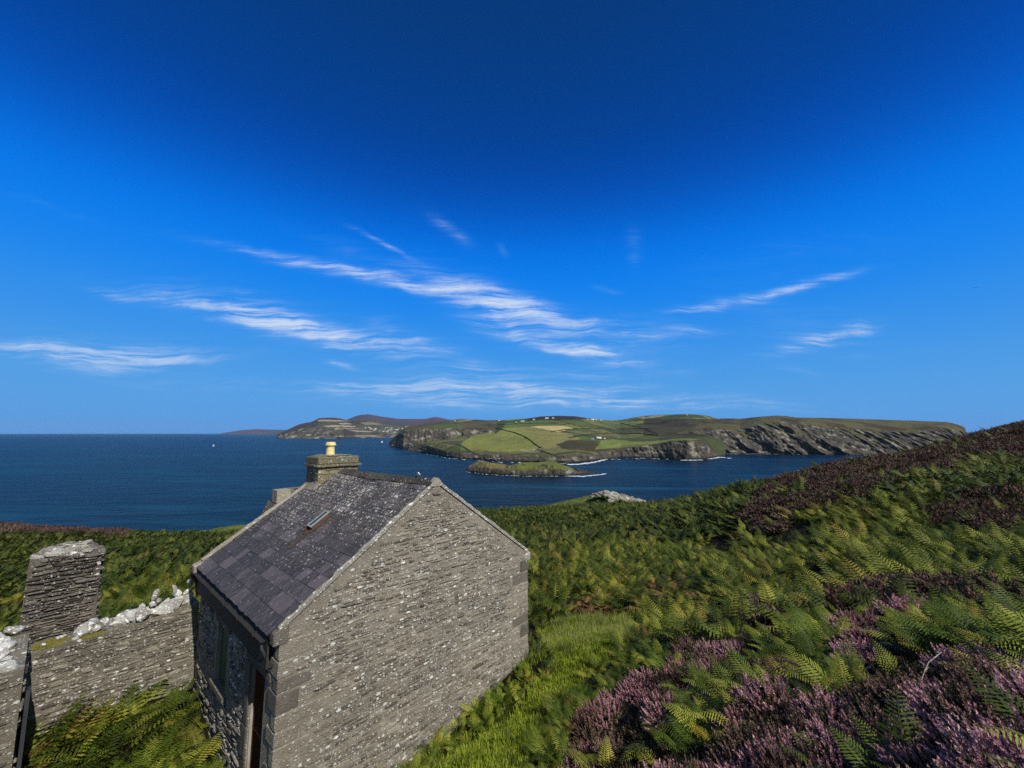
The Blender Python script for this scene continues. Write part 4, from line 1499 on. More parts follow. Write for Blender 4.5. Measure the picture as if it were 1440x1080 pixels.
# door: rusty frame with an expanded-metal grille, a pale board along its far side
y0, y1, z0, z1 = DOOR
mb = MB()
mb.box(0.06, 0.11, y0 + 0.002, y0 + 0.055, z0 + .005, z1 - 0.002)
mb.box(0.06, 0.11, y1 - 0.055, y1 - 0.002, z0 + .005, z1 - 0.002)
mb.box(0.06, 0.11, y0 + 0.056, y1 - 0.056, z1 - 0.055, z1 - 0.003)
mb.box(0.06, 0.11, y0 + 0.056, y1 - 0.056, z0 + .005, z0 + 0.06)
mb.box(0.065, 0.10, y0 + 0.056, y1 - 0.056, 0.66, 0.70)
door = mb.build('door', M_RUST, cot)
mb = MB()
n_b = 26
ya_, yb_ = y0 + 0.056, y1 - 0.056
hgt_ = z1 - z0 - 0.12
sp_ = 0.055
k = -int(hgt_ / sp_)
for sgn in (1, -1):
    i = -60
    while i < 80:
        # bars at 60 degrees clipped to the leaf
        c0 = i * sp_
        pts = []
        for zz in (z0 + 0.06, z1 - 0.056):
            yy = c0 + sgn * (zz - z0) * 0.55
            pts.append((yy, zz))
        (ya1, za1), (yb1, zb1) = pts
        if ya1 > yb1:
            (ya1, za1), (yb1, zb1) = (yb1, zb1), (ya1, za1)
        if yb1 > ya_ and ya1 < yb_:
            def zt(yy):
                return za1 + (zb1 - za1) * (yy - ya1) / (yb1 - ya1)
            A_, B_ = max(ya1, ya_), min(yb1, yb_)
            mb.tube([(0.080 + 0.004 * sgn, A_, zt(A_)), (0.080 + 0.004 * sgn, B_, zt(B_))], 0.0045, 4, cap=False)
        i += 1
mb.build('grille', M_RUST, door)
mb = MB()
mb.box(0.020, 0.058, y1 - 0.02, y1 - 0.004, z0 + 0.02, z1 - 0.01)
mb.build('edge_board', M_WHITEWOOD, door)
mb = MB()
mb.box(-0.03, 0.12, y0 - 0.10, y1 + 0.20, z1 + 0.003, z1 + 0.10, 0.3)
mb.build('lintel', M_GREYSTONE, door)
mb = MB()
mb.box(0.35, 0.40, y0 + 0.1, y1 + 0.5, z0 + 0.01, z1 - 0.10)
mb.build('inner_door', M_WOOD_SHADE, door)
for i in range(4):                 # tall dressed stones beside the door
    mb = MB()
    za = z0 + i * 0.47
    mb.box(-0.022 - 0.004 * (i % 2), 0.05, y1 + 0.004, y1 + 0.18 + 0.05 * (i % 2), za + 0.008, za + 0.455, 0.25 + 0.12 * i)
    o = mb.build('jamb_stone', M_GREYSTONE, w_left)
    bv = o.modifiers.new('bevel', 'BEVEL')
    bv.width = 0.012

# rooflight, half open, with its rusted flashing
def sbox(mb, ya, yb, sa_, sb_, h0, h1, tone=.5, side=0):
    m_ = slope_matrix(side, 0, 0)
    m_[2][3] = HE + 0.066
    sg_ = sag((ya + yb) / 2, (sa_ + sb_) / 2 / SL)
    vs = []
    for h_ in (h0, h1):
        for yy, ss in ((ya, sa_), (yb, sa_), (yb, sb_), (ya, sb_)):
            p_ = m_ @ Vector((0, ss, h_))
            vs.append((p_.x, p_.y + yy, p_.z + sg_))
    mb.add(vs, [(0, 3, 2, 1), (4, 5, 6, 7), (0, 1, 5, 4), (1, 2, 6, 5), (2, 3, 7, 6), (3, 0, 4, 7)], tone)


mb = MB()
sbox(mb, 1.99, 2.18, 1.42, 1.90, 0.045, 0.052)
sbox(mb, 1.97, 1.989, 1.40, 1.92, 0.045, 0.075)
sbox(mb, 2.181, 2.20, 1.40, 1.92, 0.045, 0.100)
sbox(mb, 1.991, 2.179, 1.33, 1.418, 0.045, 0.060)
rl = mb.build('rooflight', M_RUSTFLASH, roof)
mb = MB()
sbox(mb, 2.00, 2.022, 1.46, 1.90, 0.11, 0.135)
sbox(mb, 2.158, 2.18, 1.46, 1.90, 0.11, 0.135)
sbox(mb, 2.023, 2.157, 1.875, 1.90, 0.11, 0.135)
sbox(mb, 2.023, 2.157, 1.46, 1.485, 0.11, 0.135)
mb.build('frame', M_ZINC, rl)
mb = MB()
sbox(mb, 2.023, 2.157, 1.486, 1.874, 0.118, 0.123)
mb.build('pane', M_GLASS, rl)
mb = MB()
sbox(mb, 2.002, 2.014, 1.47, 1.89, 0.053, 0.109)
sbox(mb, 2.165, 2.176, 1.47, 1.89, 0.053, 0.109)
sbox(mb, 2.016, 2.163, 1.88, 1.89, 0.053, 0.109)
mb.build('upstand', M_RUSTFLASH, rl)
mb = MB()
sbox(mb, 2.00, 2.10, 1.12, 1.33, 0.047, 0.0535)
sbox(mb, 1.98, 2.05, 0.96, 1.12, 0.047, 0.0525)
mb.build('flashing', M_RUSTFLASH, rl)

# ---- chimney on the far gable
CX0, CX1, CY0, CY1 = 2.05, 3.07, LEN - 0.69, LEN + 0.006
mb = MB()
mb.box(CX0, CX1, CY0, CY1, HR - 0.75, 4.36)
chim = mb.build('chimney', M_CHIM, cot)
rng = np.random.default_rng(8)
st_c1 = lay_rubble(lambda cx, cz, w, h: cx - w / 2 > 0 and cx + w / 2 < CX1 - CX0 and cz + h / 2 < 4.35, 0, CX1 - CX0, HR - 0.7, 4.36, rng, (0.06, 0.10), (0.15, 0.45), 0.012, (0.006, 0.022), 0.0)
st_c2 = lay_rubble(lambda cx, cz, w, h: cx - w / 2 > 0 and cx + w / 2 < CY1 - CY0 and cz + h / 2 < 4.35, 0, CY1 - CY0, HR - 0.7, 4.36, rng, (0.06, 0.10), (0.15, 0.35), 0.012, (0.006, 0.022), 0.0)
place_stones([(chim, Frame((CX0, CY0, 0), (1, 0, 0), (0, -1, 0)), st_c1, M_CHIM), (chim, Frame((CX0, CY1, 0), (0, -1, 0), (-1, 0, 0)), st_c2, M_STONE)], 45, CW)
mb = MB()
mb.box(CX0 - 0.075, CX1 + 0.075, CY0 - 0.075, CY1 + 0.07, 4.361, 4.415)
o = mb.build('drip_course', M_CHIMCAP, chim)
mb = MB()
mb.box(CX0 - 0.02, CX1 + 0.02, CY0 - 0.03, CY1 + 0.03, 4.416, 4.60)
mb.prism([(CX0 + 0.02, 4.601), (CX1 - 0.02, 4.601), (CX1 - 0.25, 4.64), (CX0 + 0.25, 4.64)], 1, CY0 + 0.02, CY1 - 0.02)
o = mb.build('cap', M_CHIMCAP, chim)
bv = o.modifiers.new('bevel', 'BEVEL')
bv.width = 0.02
prof = [(0.112, 0), (0.112, 0.02), (0.104, 0.04), (0.100, 0.20), (0.100, 0.225), (0.132, 0.245), (0.138, 0.262), (0.128, 0.285), (0.112, 0.315), (0.112, 0.335), (0.094, 0.335), (0.088, 0.20)]
n = 24
V_, F_ = [], []
pc = (2.49, (CY0 + CY1) / 2 + 0.02, 4.625)
for r_, z_ in prof:
    for i in range(n):
        a = 2 * math.pi * i / n
        V_.append((pc[0] + r_ * math.cos(a), pc[1] + r_ * math.sin(a), pc[2] + z_))
for i in range(len(prof) - 1):
    for j in range(n):
        F_.append((i * n + j, i * n + (j + 1) % n, (i + 1) * n + (j + 1) % n, (i + 1) * n + j))
link('chimney_pot', mesh('chimney_pot', V_, F_, M_POT, True, tone=np.full(len(V_), .5)), chim)
# cement flaunching between stack and slates
mb = MB()
for (a, b) in (((CX0 - 0.10, CX0 - 0.001)), ((CX1 + 0.001, CX1 + 0.10))):
    za, zb_ = roof_z(a) + 0.05, roof_z(b) + 0.05
    mb.prism([(a, za), (b, zb_), (b, zb_ + (0.16 if a < CX0 else 0.05)), (a, za + (0.05 if a < CX0 else 0.16))] if a < CX0 else [(a, za), (b, zb_), (b, zb_ + 0.05), (a, za + 0.14)], 1, CY0 - 0.03, CY1 - 0.02)
mb.prism([(CX0 - 0.10, roof_z(CX0 - 0.1) + 0.05), (CX1 + 0.10, roof_z(CX0 - 0.1) + 0.05), (W / 2, HR + 0.10)], 1, CY0 - 0.07, CY0 - 0.001)
mb.build('flaunching', M_PALE, chim)

# ------------------------------------------------------------------ yard walls and the ruined pier
def on_local_y(x, y, yl):
    """Cottage x, z of a photograph pixel on the vertical plane local y = yl."""
    r_ = ray(x, y)
    o = np.array([0, 0, SEA])
    base = wl(0, yl, 0)
    t_ = np.dot(base - o, E2) / np.dot(r_, E2)
    P = o + r_ * t_
    lx, _ = to_local(P[0], P[1])
    return float(lx), float(P[2] - P1[2] + HE)


def local_empty(name, lx, ly, lz=0.0):
    o = bpy.data.objects.new(name, None)
    COL.objects.link(o)
    p_ = wl(lx, ly, lz)
    o.location = tuple(p_)
    o.rotation_euler = (0, 0, ANG)
    return o, Matrix.Translation(o.location) @ Matrix.Rotation(ANG, 4, 'Z')


def boulder_mesh(k, mat, flat=0.6, name='coping_stone'):
    r_ = np.random.default_rng(700 + k)
    bm = bmesh.new()
    bmesh.ops.create_icosphere(bm, subdivisions=2, radius=0.5)
    v = np.array([q_.co[:] for q_ in bm.verts])
    for _ in range(12):                      # cut a few flat faces
        n_ = r_.normal(size=3)
        n_ /= np.linalg.norm(n_)
        d = r_.uniform(0.20, 0.38)
        e_ = v @ n_ - d
        v = v - np.where(e_ > 0, e_, 0)[:, None] * n_ * 0.97
    v = v * (1 + 0.10 * fbm(v[:, 0] * 4 + k, v[:, 1] * 4, v[:, 2] * 4, 2, k)[:, None])
    f = [tuple(q_.index for q_ in fc.verts) for fc in bm.faces]
    bm.free()
    return mesh(name, v, f, mat, False, tone=np.full(len(v), r_.uniform(0.3, 1.0)))


BOULDERS = [boulder_mesh(k, M_LICHENED) for k in range(10)]
BOULDERS_B = [boulder_mesh(k + 20, M_STONE2) for k in range(6)]


def put(me, name, parent, loc, rot, sc):
    return link(name, me, parent, loc, rot, sc)


# --- the wall from the far corner of the cottage
gw, GWM = local_empty('garden_wall', -1.2, LEN + 0.22, -0.3)


def gtop(x):
    return float(np.interp(x, [-2.5, -1.8, -1.1, -0.5, 0.0], [1.44, 1.45, 1.47, 1.52, 1.60]))


mb = MB()
n = 14
xs_ = np.linspace(-3.1, -0.012, n)
top_ = [(x + 1.2, gtop(x) + 0.3 + 0.02 * math.sin(x * 9)) for x in xs_]
poly = [(-3.1 + 1.2, -1.3), (-0.012 + 1.2, -1.3)] + top_[::-1]
mb.prism(poly, 1, -0.22, 0.26)
gcore = mb.build('wall_core', M_MORTAR2, gw)
rng = np.random.default_rng(77)
fr_w = Frame((0, -0.22, 0), (1, 0, 0), (0, -1, 0))
st_w = lay_rubble(lambda cx, cz, w, h: cx - w / 2 > -1.19 and cx + w / 2 < 1.175 and cz + h / 2 < gtop(cx - 1.2) + 0.29, -1.2, 1.18, -0.35, 2.0, rng, (0.045, 0.10), (0.10, 0.36), 0.016, (0.008, 0.030), 0.02)
place_stones([(gcore, fr_w, st_w, M_STONE2)], 230, GWM)
rng = np.random.default_rng(78)
x = -1.72
while x < -0.06:                    # two rough rows of whitened stones on top
    zt_ = gtop(x)
    k = int(rng.integers(10))
    s_ = rng.uniform(0.20, 0.36)
    put(BOULDERS[k], 'coping_stone', gcore, (x + 1.2, rng.uniform(-0.12, 0.0), zt_ + 0.3 + s_ * 0.30), (rng.uniform(-.4, .4), rng.uniform(-.5, .5), rng.uniform(0, 6)), (s_ * 1.15, s_ * 0.9, s_ * rng.uniform(0.7, 1.0)))
    s2 = rng.uniform(0.16, 0.30)
    mt_ = BOULDERS if rng.random() < 0.6 else BOULDERS_B
    put(mt_[int(rng.integers(6))], 'coping_stone', gcore, (x + 1.2 + rng.uniform(-.05, .05), rng.uniform(0.06, 0.20), zt_ + 0.3 + s2 * 0.35), (rng.uniform(-.4, .4), rng.uniform(-.5, .5), rng.uniform(0, 6)), (s2 * 1.2, s2, s2))
    if x > -1.0 and rng.random() < 0.85:
        s3 = rng.uniform(0.10, 0.20)
        put(BOULDERS[int(rng.integers(10))], 'coping_stone', gcore, (x + 1.2, rng.uniform(-0.06, 0.08), zt_ + 0.3 + 0.17 + s3 * 0.5), (rng.uniform(-.4, .4), rng.uniform(-.5, .5), rng.uniform(0, 6)), (s3 * 1.2, s3, s3))
    x += s_ * 0.46
for (xx, zz, sz) in ((-0.72, 0.36, (0.22, 0.14, 0.30)), (-0.16, 0.40, (0.19, 0.15, 0.22)), (-0.42, 0.37, (0.11, 0.10, 0.26)), (-1.62, 0.12, (0.30, 0.24, 0.28))):
    put(BOULDERS[3], 'coping_stone', gcore, (xx + 1.2, 0.02, gtop(xx) + 0.3 + zz), (0.2, 0.1, xx * 7), sz)
tag(gw, 'low stone garden wall topped with white lichened stones, butting the far corner of the cottage', 'wall', kind='thing')


def cushion(name, parent, pts, mat, seed, label=None):
    """Moss cushions: many tiny bumps joined into one soft patch."""
    r_ = np.random.default_rng(seed)
    mb_ = MB()
    for (cx, cy, cz, rx, ry, n_) in pts:
        for _ in range(n_):
            a, rr = r_.uniform(0, 6.28), r_.random() ** 0.5
            x, y = cx + rx * rr * math.cos(a), cy + ry * rr * math.sin(a)
            h = r_.uniform(0.012, 0.045)
            w = r_.uniform(0.010, 0.028)
            a0 = r_.uniform(0, 6.28)
            b = [(x + w * math.cos(a0 + q_ * 1.571), y + w * math.sin(a0 + q_ * 1.571), cz - 0.01) for q_ in range(4)]
            mb_.add(b + [(x + r_.uniform(-.01, .01), y + r_.uniform(-.01, .01), cz + h * (1.2 - rr))], [(0, 1, 4), (1, 2, 4), (2, 3, 4), (3, 0, 4)], r_.random())
    o = mb_.build(name, mat, parent)
    o['kind'] = 'stuff'
    return o


cushion('moss', gcore, [(-0.85, 0.0, gtop(-2.0) + 0.31, 0.36, 0.22, 520), (-0.45, -0.08, gtop(-1.6) + 0.30, 0.26, 0.15, 260)], M_MOSS, 5)
# flat stones lying on the mossy top
for (xx, yy, w_, d_) in ((-1.02, -0.10, 0.20, 0.12), (-0.80, 0.10, 0.24, 0.12), (-0.55, 0.14, 0.20, 0.10), (-0.62, -0.14, 0.15, 0.10)):
    put(BOULDERS[5], 'coping_stone', gcore, (xx, yy, gtop(-1.8) + 0.33), (0, 0.1, xx * 5), (w_, d_, 0.08))

# --- the return wall towards the camera at the left edge
rw, RWM = local_empty('garden_wall', -2.75, 3.9, -0.5)
mb = MB()
poly = [(-0.85, -1.2), (1.02, -1.2), (1.02, 2.20), (0.3, 2.24), (-0.3, 2.22), (-0.85, 2.27)]      # y, z
mb.prism(poly, 0, -0.75, 0.34)
rcore = mb.build('wall_core', M_MORTAR2, rw)
rng = np.random.default_rng(79)
fr_r1 = Frame((-0.75, -0.85, 0), (1, 0, 0), (0, -1, 0))
st_r1 = lay_rubble(lambda cx, cz, w, h: 0 < cx - w / 2 and cx + w / 2 < 1.09 and cz + h / 2 < 2.26, 0, 1.09, -0.2, 2.3, rng, (0.05, 0.10), (0.12, 0.40), 0.014, (0.01, 0.035), 0.02)
fr_r2 = Frame((0.34, -0.85, 0), (0, 1, 0), (1, 0, 0))
st_r2 = lay_rubble(lambda cx, cz, w, h: 0 < cx - w / 2 and cx + w / 2 < 1.85 and cz + h / 2 < 2.18, 0, 1.85, -0.2, 2.3, rng, (0.05, 0.11), (0.12, 0.40), 0.014, (0.01, 0.035), 0.02)
place_stones([(rcore, fr_r1, st_r1, M_STONE2), (rcore, fr_r2, st_r2, M_STONE2)], 120, RWM)
for _ in range(30):
    yy = rng.uniform(-0.8, 1.4)
    s_ = rng.uniform(0.18, 0.36)
    put(BOULDERS[int(rng.integers(10))], 'coping_stone', rcore, (rng.uniform(-0.55, 0.20), yy, 2.22 + s_ * 0.2), (rng.uniform(-.4, .4), rng.uniform(-.4, .4), rng.uniform(0, 6)), (s_ * 1.2, s_, s_ * 0.65))
tag(rw, 'short stone wall at the left edge, black shaded inner face, white stones on top', 'wall', kind='thing')
# an added dark sheet against its inner face, standing in for the shade there
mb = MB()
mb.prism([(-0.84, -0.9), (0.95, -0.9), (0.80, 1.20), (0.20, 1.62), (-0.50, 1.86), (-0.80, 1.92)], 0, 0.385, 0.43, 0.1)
slab = mb.build('shade_slab', M_WOOD_SHADE, None, loc=rw.location, rot=(0, 0, ANG))
tag(slab, 'tall added dark sheet standing in for the shade along the wall at the left', 'slab')

# --- the ruined pier beyond the wall
YP = 6.75
xa_, za_ = on_local_y(40, 784, YP)
xb_, zb_ = on_local_y(146, 770, YP)
xm_ = (xa_ + xb_) / 2
pr_, PRM = local_empty('ruined_pier', xm_, YP + 0.6, -0.5)
hw = (xb_ - xa_) / 2
zt_ = (za_ + zb_) / 2 + 0.5
mb = MB()
bt = 0.07
mb.add([(-hw - bt, -0.62, -1.5), (hw + 0.02, -0.62, -1.5), (hw + 0.02, 0.75, -1.5), (-hw - bt, 0.75, -1.5),
        (-hw + .02, -0.58, zt_ - 0.10), (hw - .02, -0.58, zt_ - 0.09), (hw - .04, 0.62, zt_ - 0.10), (-hw + .04, 0.60, zt_ - 0.13)],
       [(0, 3, 2, 1), (4, 5, 6, 7), (0, 1, 5, 4), (1, 2, 6, 5), (2, 3, 7, 6), (3, 0, 4, 7)])
pcore = mb.build('pier_core', M_PIER, pr_)
rng = np.random.default_rng(80)
inp = lambda wid: (lambda cx, cz, w, h: cx - w / 2 > -0.02 and cx + w / 2 < wid + 0.02 and cz + h / 2 < zt_ - 0.06)
st_p1 = lay_rubble(inp(2 * hw), -0.05, 2 * hw, -0.6, zt_, rng, (0.035, 0.075), (0.12, 0.42), 0.010, (0.02, 0.05), 0.02)
st_p2 = lay_rubble(inp(1.2), -0.05, 1.2, -0.6, zt_, rng, (0.035, 0.075), (0.12, 0.42), 0.010, (0.02, 0.05), 0.02)
place_stones([(pcore, Frame((-hw - 0.01, -0.60, 0), (1, 0, 0), (0, -1, 0)), st_p1, M_PIER), (pcore, Frame((hw, -0.60, 0), (0, 1, 0), (1, 0, 0)), st_p2, M_PIER)], 200, PRM)
for _ in range(85):                 # the broken top: loose flat slates
    k = int(rng.integers(POOL))
    v, f = SHAPES[k]
    o = bpy.data.objects.new('top_stone', pool_mesh(k, M_STONE2 if rng.random() < 0.5 else M_VERGE))
    COL.objects.link(o)
    o.parent = pcore
    px_, py_ = rng.uniform(-hw + .22, hw - .20), rng.uniform(-0.46, 0.50)
    s_ = rng.uniform(0.18, 0.42)
    o.matrix_local = Matrix.Translation((px_, py_, zt_ - 0.12 + rng.uniform(0, 0.10))) @ Matrix.Rotation(rng.uniform(0, 6.28), 4, 'Z') @ Matrix.Rotation(rng.uniform(-.15, .15), 4, 'Y') @ Matrix.Rotation(-math.pi / 2 + rng.uniform(-.15, .15), 4, 'X') @ Matrix.Diagonal((s_, 0.035, s_ * 0.6, 1))
tag(pr_, 'squat ruined pier of thin dark stones with a broken pale top, beyond the garden wall', 'ruin')

# --- what shows of the lean-to behind the far roof edge
xq, zq = on_local_y(390, 690, LEN + 0.65)
xr, zr = on_local_y(412, 689, LEN + 0.65)
mb = MB()
mb.prism([(xq - 0.25, -1.0), (W - 0.3, -1.0), (W - 0.3, 2.4), (xq + 1.1, zq - 0.18), (xq + 0.02, zq - 0.30), (xq - 0.20, zq - 0.80)], 1, LEN + 0.01, LEN + 1.3)
lean = mb.build('lean_to', M_PIER, cot)
mb = MB()
mb.prism([(xq, zq - 0.32), (xr - 0.05, zq - 0.30), (xr - 0.05, zq), (xq, zq)], 1, LEN + 0.65, LEN + 1.02, 0.8)
mb.build('coping_block', M_PALE, lean)
mb = MB()
mb.prism([(xr - 0.048, zq - 0.12), (xr + 1.0, zq - 0.11), (xr + 1.0, zq - 0.02), (xr - 0.048, zq - 0.02)], 1, LEN + 0.72, LEN + 1.25, 0.4)
mb.build('coping', M_CHIMCAP, lean)

# ------------------------------------------------------------------ vegetation
def leaf_material(name, dark, mid, light, rough=0.6, trans=0.14, tip=None):
    m, t = material(name)
    rnd = t.node('ShaderNodeAttribute', attribute_name='rnd', attribute_type='INSTANCER').outputs['Fac']
    tone = attr(t, 'tone')
    n1 = t.noise(pos(t), 0.35, 4, 0.65)
    n2 = t.noise(pos(t), 2.2, 3, 0.6)
    f = t.math('ADD', t.math('MULTIPLY', rnd, 0.26), t.math('ADD', t.math('MULTIPLY', tone, 0.42), t.math('MULTIPLY_ADD', n1, 0.75, -0.22)))
    f = t.math('ADD', f, t.math('MULTIPLY_ADD', n2, 0.35, -0.17))
    c_ = t.mix(t.ramp(f, 0.12, 0.48), (*dark, 1), (*mid, 1))
    c_ = t.mix(t.ramp(f, 0.50, 0.84), c_, (*light, 1))
    if tip:
        c_ = t.mix(t.math('MULTIPLY', t.ramp(rnd, 0.90, 0.96), 0.8), c_, (*tip, 1))
    b = t.node('ShaderNodeBsdfPrincipled', {'Base Color': c_, 'Roughness': rough, 'Specular IOR Level': 0.14})
    tr = t.node('ShaderNodeBsdfTranslucent', {'Color': c_})
    mx = t.node('ShaderNodeMixShader', {0: trans})
    t.l.new(b.outputs[0], mx.inputs[1])
    t.l.new(tr.outputs[0], mx.inputs[2])
    t.node('ShaderNodeOutputMaterial', {'Surface': mx.outputs[0]})
    return m


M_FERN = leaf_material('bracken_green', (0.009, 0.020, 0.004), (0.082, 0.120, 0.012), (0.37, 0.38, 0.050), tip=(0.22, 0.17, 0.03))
M_FERN_M = leaf_material('bracken_slope', (0.007, 0.015, 0.003), (0.058, 0.082, 0.010), (0.30, 0.30, 0.042), tip=(0.20, 0.15, 0.03))
M_FERN_D = leaf_material('bracken_far', (0.006, 0.012, 0.003), (0.038, 0.056, 0.009), (0.16, 0.175, 0.028), tip=(0.12, 0.10, 0.025))
M_FERN_Y = leaf_material('bracken_yellowing', (0.09, 0.11, 0.012), (0.19, 0.19, 0.02), (0.32, 0.25, 0.03))
M_DEAD = leaf_material('bracken_dead', (0.075, 0.038, 0.016), (0.18, 0.090, 0.034), (0.32, 0.18, 0.075))
M_GRASS = leaf_material('grass_blades', (0.095, 0.15, 0.015), (0.25, 0.31, 0.026), (0.42, 0.44, 0.065))
M_GRASS_D = leaf_material('dark_grass', (0.016, 0.030, 0.005), (0.040, 0.058, 0.010), (0.09, 0.10, 0.025))
M_GRASS_P = leaf_material('pale_grass', (0.11, 0.14, 0.03), (0.22, 0.24, 0.06), (0.38, 0.36, 0.12))
M_HEATH_LEAF = leaf_material('heather_leaves', (0.016, 0.020, 0.010), (0.030, 0.034, 0.016), (0.060, 0.055, 0.028), trans=0.1)
M_HEATH_FL = leaf_material('heather_flowers', (0.24, 0.11, 0.11), (0.50, 0.26, 0.28), (0.76, 0.50, 0.50), rough=0.8, trans=0.2)
M_HEATH_BR = leaf_material('heather_spent', (0.085, 0.045, 0.034), (0.19, 0.115, 0.085), (0.36, 0.25, 0.19), rough=0.8, trans=0.15)
M_HEATH_FAR = leaf_material('heather_russet', (0.060, 0.032, 0.026), (0.125, 0.068, 0.058), (0.23, 0.135, 0.125), rough=0.8, trans=0.15)
M_HEATH_VIV = leaf_material('bell_heather_flowers', (0.22, 0.030, 0.13), (0.36, 0.060, 0.22), (0.50, 0.12, 0.33), rough=0.8, trans=0.2)
M_TWIG = flat_material('dry_twig', (0.30, 0.27, 0.21), (0.50, 0.47, 0.38), 20, 0.9)
M_STEM = flat_material('woody_stem', (0.045, 0.034, 0.022), (0.085, 0.065, 0.045), 20, 0.9)


class TB:
    """Triangle soup with a tone and a material slot per face."""
    def __init__(self):
        self.v, self.f, self.t, self.m = [], [], [], []

    def add(self, pts, faces, tone, slot=0):
        n = len(self.v)
        self.v += [tuple(p) for p in pts]
        self.t += [tone] * len(pts)
        for f in faces:
            self.f.append(tuple(i + n for i in f))
            self.m.append(slot)

    def mesh(self, name, mats):
        me = mesh(name, self.v, self.f, mats, False, tone=self.t)
        me.polygons.foreach_set('material_index', self.m)
        return me


def frond(tb, base, yaw, L, up0, bend, detail, r_, tone, slot=0, npair=None):
    """One bracken frond: a bare stalk, then a triangular blade of opposite pinnae."""
    N = 22
    p = Vector(base)
    pts, dirs = [], []
    e = up0
    cy_, sy_ = math.cos(yaw), math.sin(yaw)
    for i in range(N + 1):
        s = i / N
        a = up0 - bend * s ** 1.4
        d = Vector((cy_ * math.cos(a), sy_ * math.cos(a), math.sin(a)))
        pts.append(p.copy())
        dirs.append(d)
        p = p + d * (L / N)
    side0 = Vector((-sy_, cy_, 0))
    w = 0.004 if detail == 0 else 0.007
    # stalk and midrib as one folded ribbon
    st_ = 1 if detail == 0 else 3
    for i in range(0, N - st_ + 1, st_):
        a, b = pts[i], pts[i + st_]
        k = 1 - 0.7 * i / N
        tb.add([a - side0 * w * k, a + side0 * w * k, b + side0 * w * k * .9, b - side0 * w * k * .9], [(0, 1, 2, 3)], tone * 0.5, slot)
    t0 = 0.30
    npair = npair or {0: 15, 1: 11, 2: 7}[detail]
    for k in range(npair):
        tt = (k + 0.5) / npair
        s = t0 + (1 - t0) * tt ** 0.92
        idx = min(int(s * N), N - 1)
        fr = s * N - idx
        p = pts[idx].lerp(pts[idx + 1], fr)
        d = dirs[idx]
        nrm = side0.cross(d).normalized() * -1
        if nrm.z < 0:
            nrm = -nrm
        ln = L * 0.29 * (1 - tt) ** 0.80 * (0.70 + 0.30 * min(1, tt * 6)) + 0.012
        for sg in (-1, 1):
            ax = (side0 * sg * 0.88 + d * (0.40 + 0.2 * tt) - nrm * (0.12 + 0.18 * r_.random()) + Vector((0, 0, 0.0))).normalized()
            ln_ = ln * r_.uniform(0.85, 1.1)
            wd = (d - ax * d.dot(ax)).normalized()
            if detail == 0:
                npn = max(3, int(7 * (1 - 0.5 * tt)))
                for q_ in range(npn):
                    u0 = (q_ + 0.1) / npn
                    pw = ln_ * 0.115 * (1 - u0 * 0.75) + 0.003
                    c0 = p + ax * ln_ * u0 - nrm * ln_ * 0.12 * u0 * u0
                    stp = ln_ / npn * 0.62
                    for s2 in (-1, 1):
                        tb.add([c0, c0 + ax * stp, c0 + ax * stp * 0.95 + wd * s2 * pw - nrm * pw * 0.12], [(0, 1, 2) if s2 > 0 else (0, 2, 1)], tone + 0.15 * u0, slot)
                tb.add([p + ax * ln_ * 0.8 - wd * 0.006, p + ax * ln_ * 0.8 + wd * 0.006, p + ax * ln_ * 1.05 - nrm * ln_ * .12], [(0, 1, 2)], tone, slot)
            elif detail == 1:
                pw = ln_ * (1.28 / npair) + 0.0025
                m1 = p + ax * ln_ * 0.33 - nrm * ln_ * 0.02
                m2 = p + ax * ln_ * 0.66 - nrm * ln_ * 0.06
                e_ = p + ax * ln_ - nrm * ln_ * 0.13
                tb.add([p, m1 + wd * pw, m1 + ax * ln_ * .04 + wd * pw * 0.25, m2 + wd * pw * 0.7, e_, m2 - wd * pw * 0.6, m1 - wd * pw * 0.2 + ax * ln_ * .04, m1 - wd * pw * 0.9],
                       [(0, 1, 2, 6, 7), (2, 3, 4, 5, 6)], tone, slot)
            else:
                pw = ln_ * 0.21 + 0.008
                m1 = p + ax * ln_ * 0.4
                tb.add([p, m1 + wd * pw, p + ax * ln_ - nrm * ln_ * .12, m1 - wd * pw], [(0, 1, 2, 3)], tone, slot)


def fern_clump(seed, detail, nf, L=(0.5, 0.85), mats=None, spread=0.16, up=(0.75, 1.35), npair=None):
    r_ = np.random.default_rng(seed)
    tb = TB()
    for i in range(nf):
        yaw = 6.283 * i / nf + r_.uniform(-.5, .5)
        ln = r_.uniform(*L)
        frond(tb, (r_.uniform(-spread, spread), r_.uniform(-spread, spread), -0.05), yaw, ln, r_.uniform(*up), r_.uniform(0.6, 1.35), detail, r_, r_.random(), npair=npair)
    return tb.mesh('fern', mats or [M_FERN])


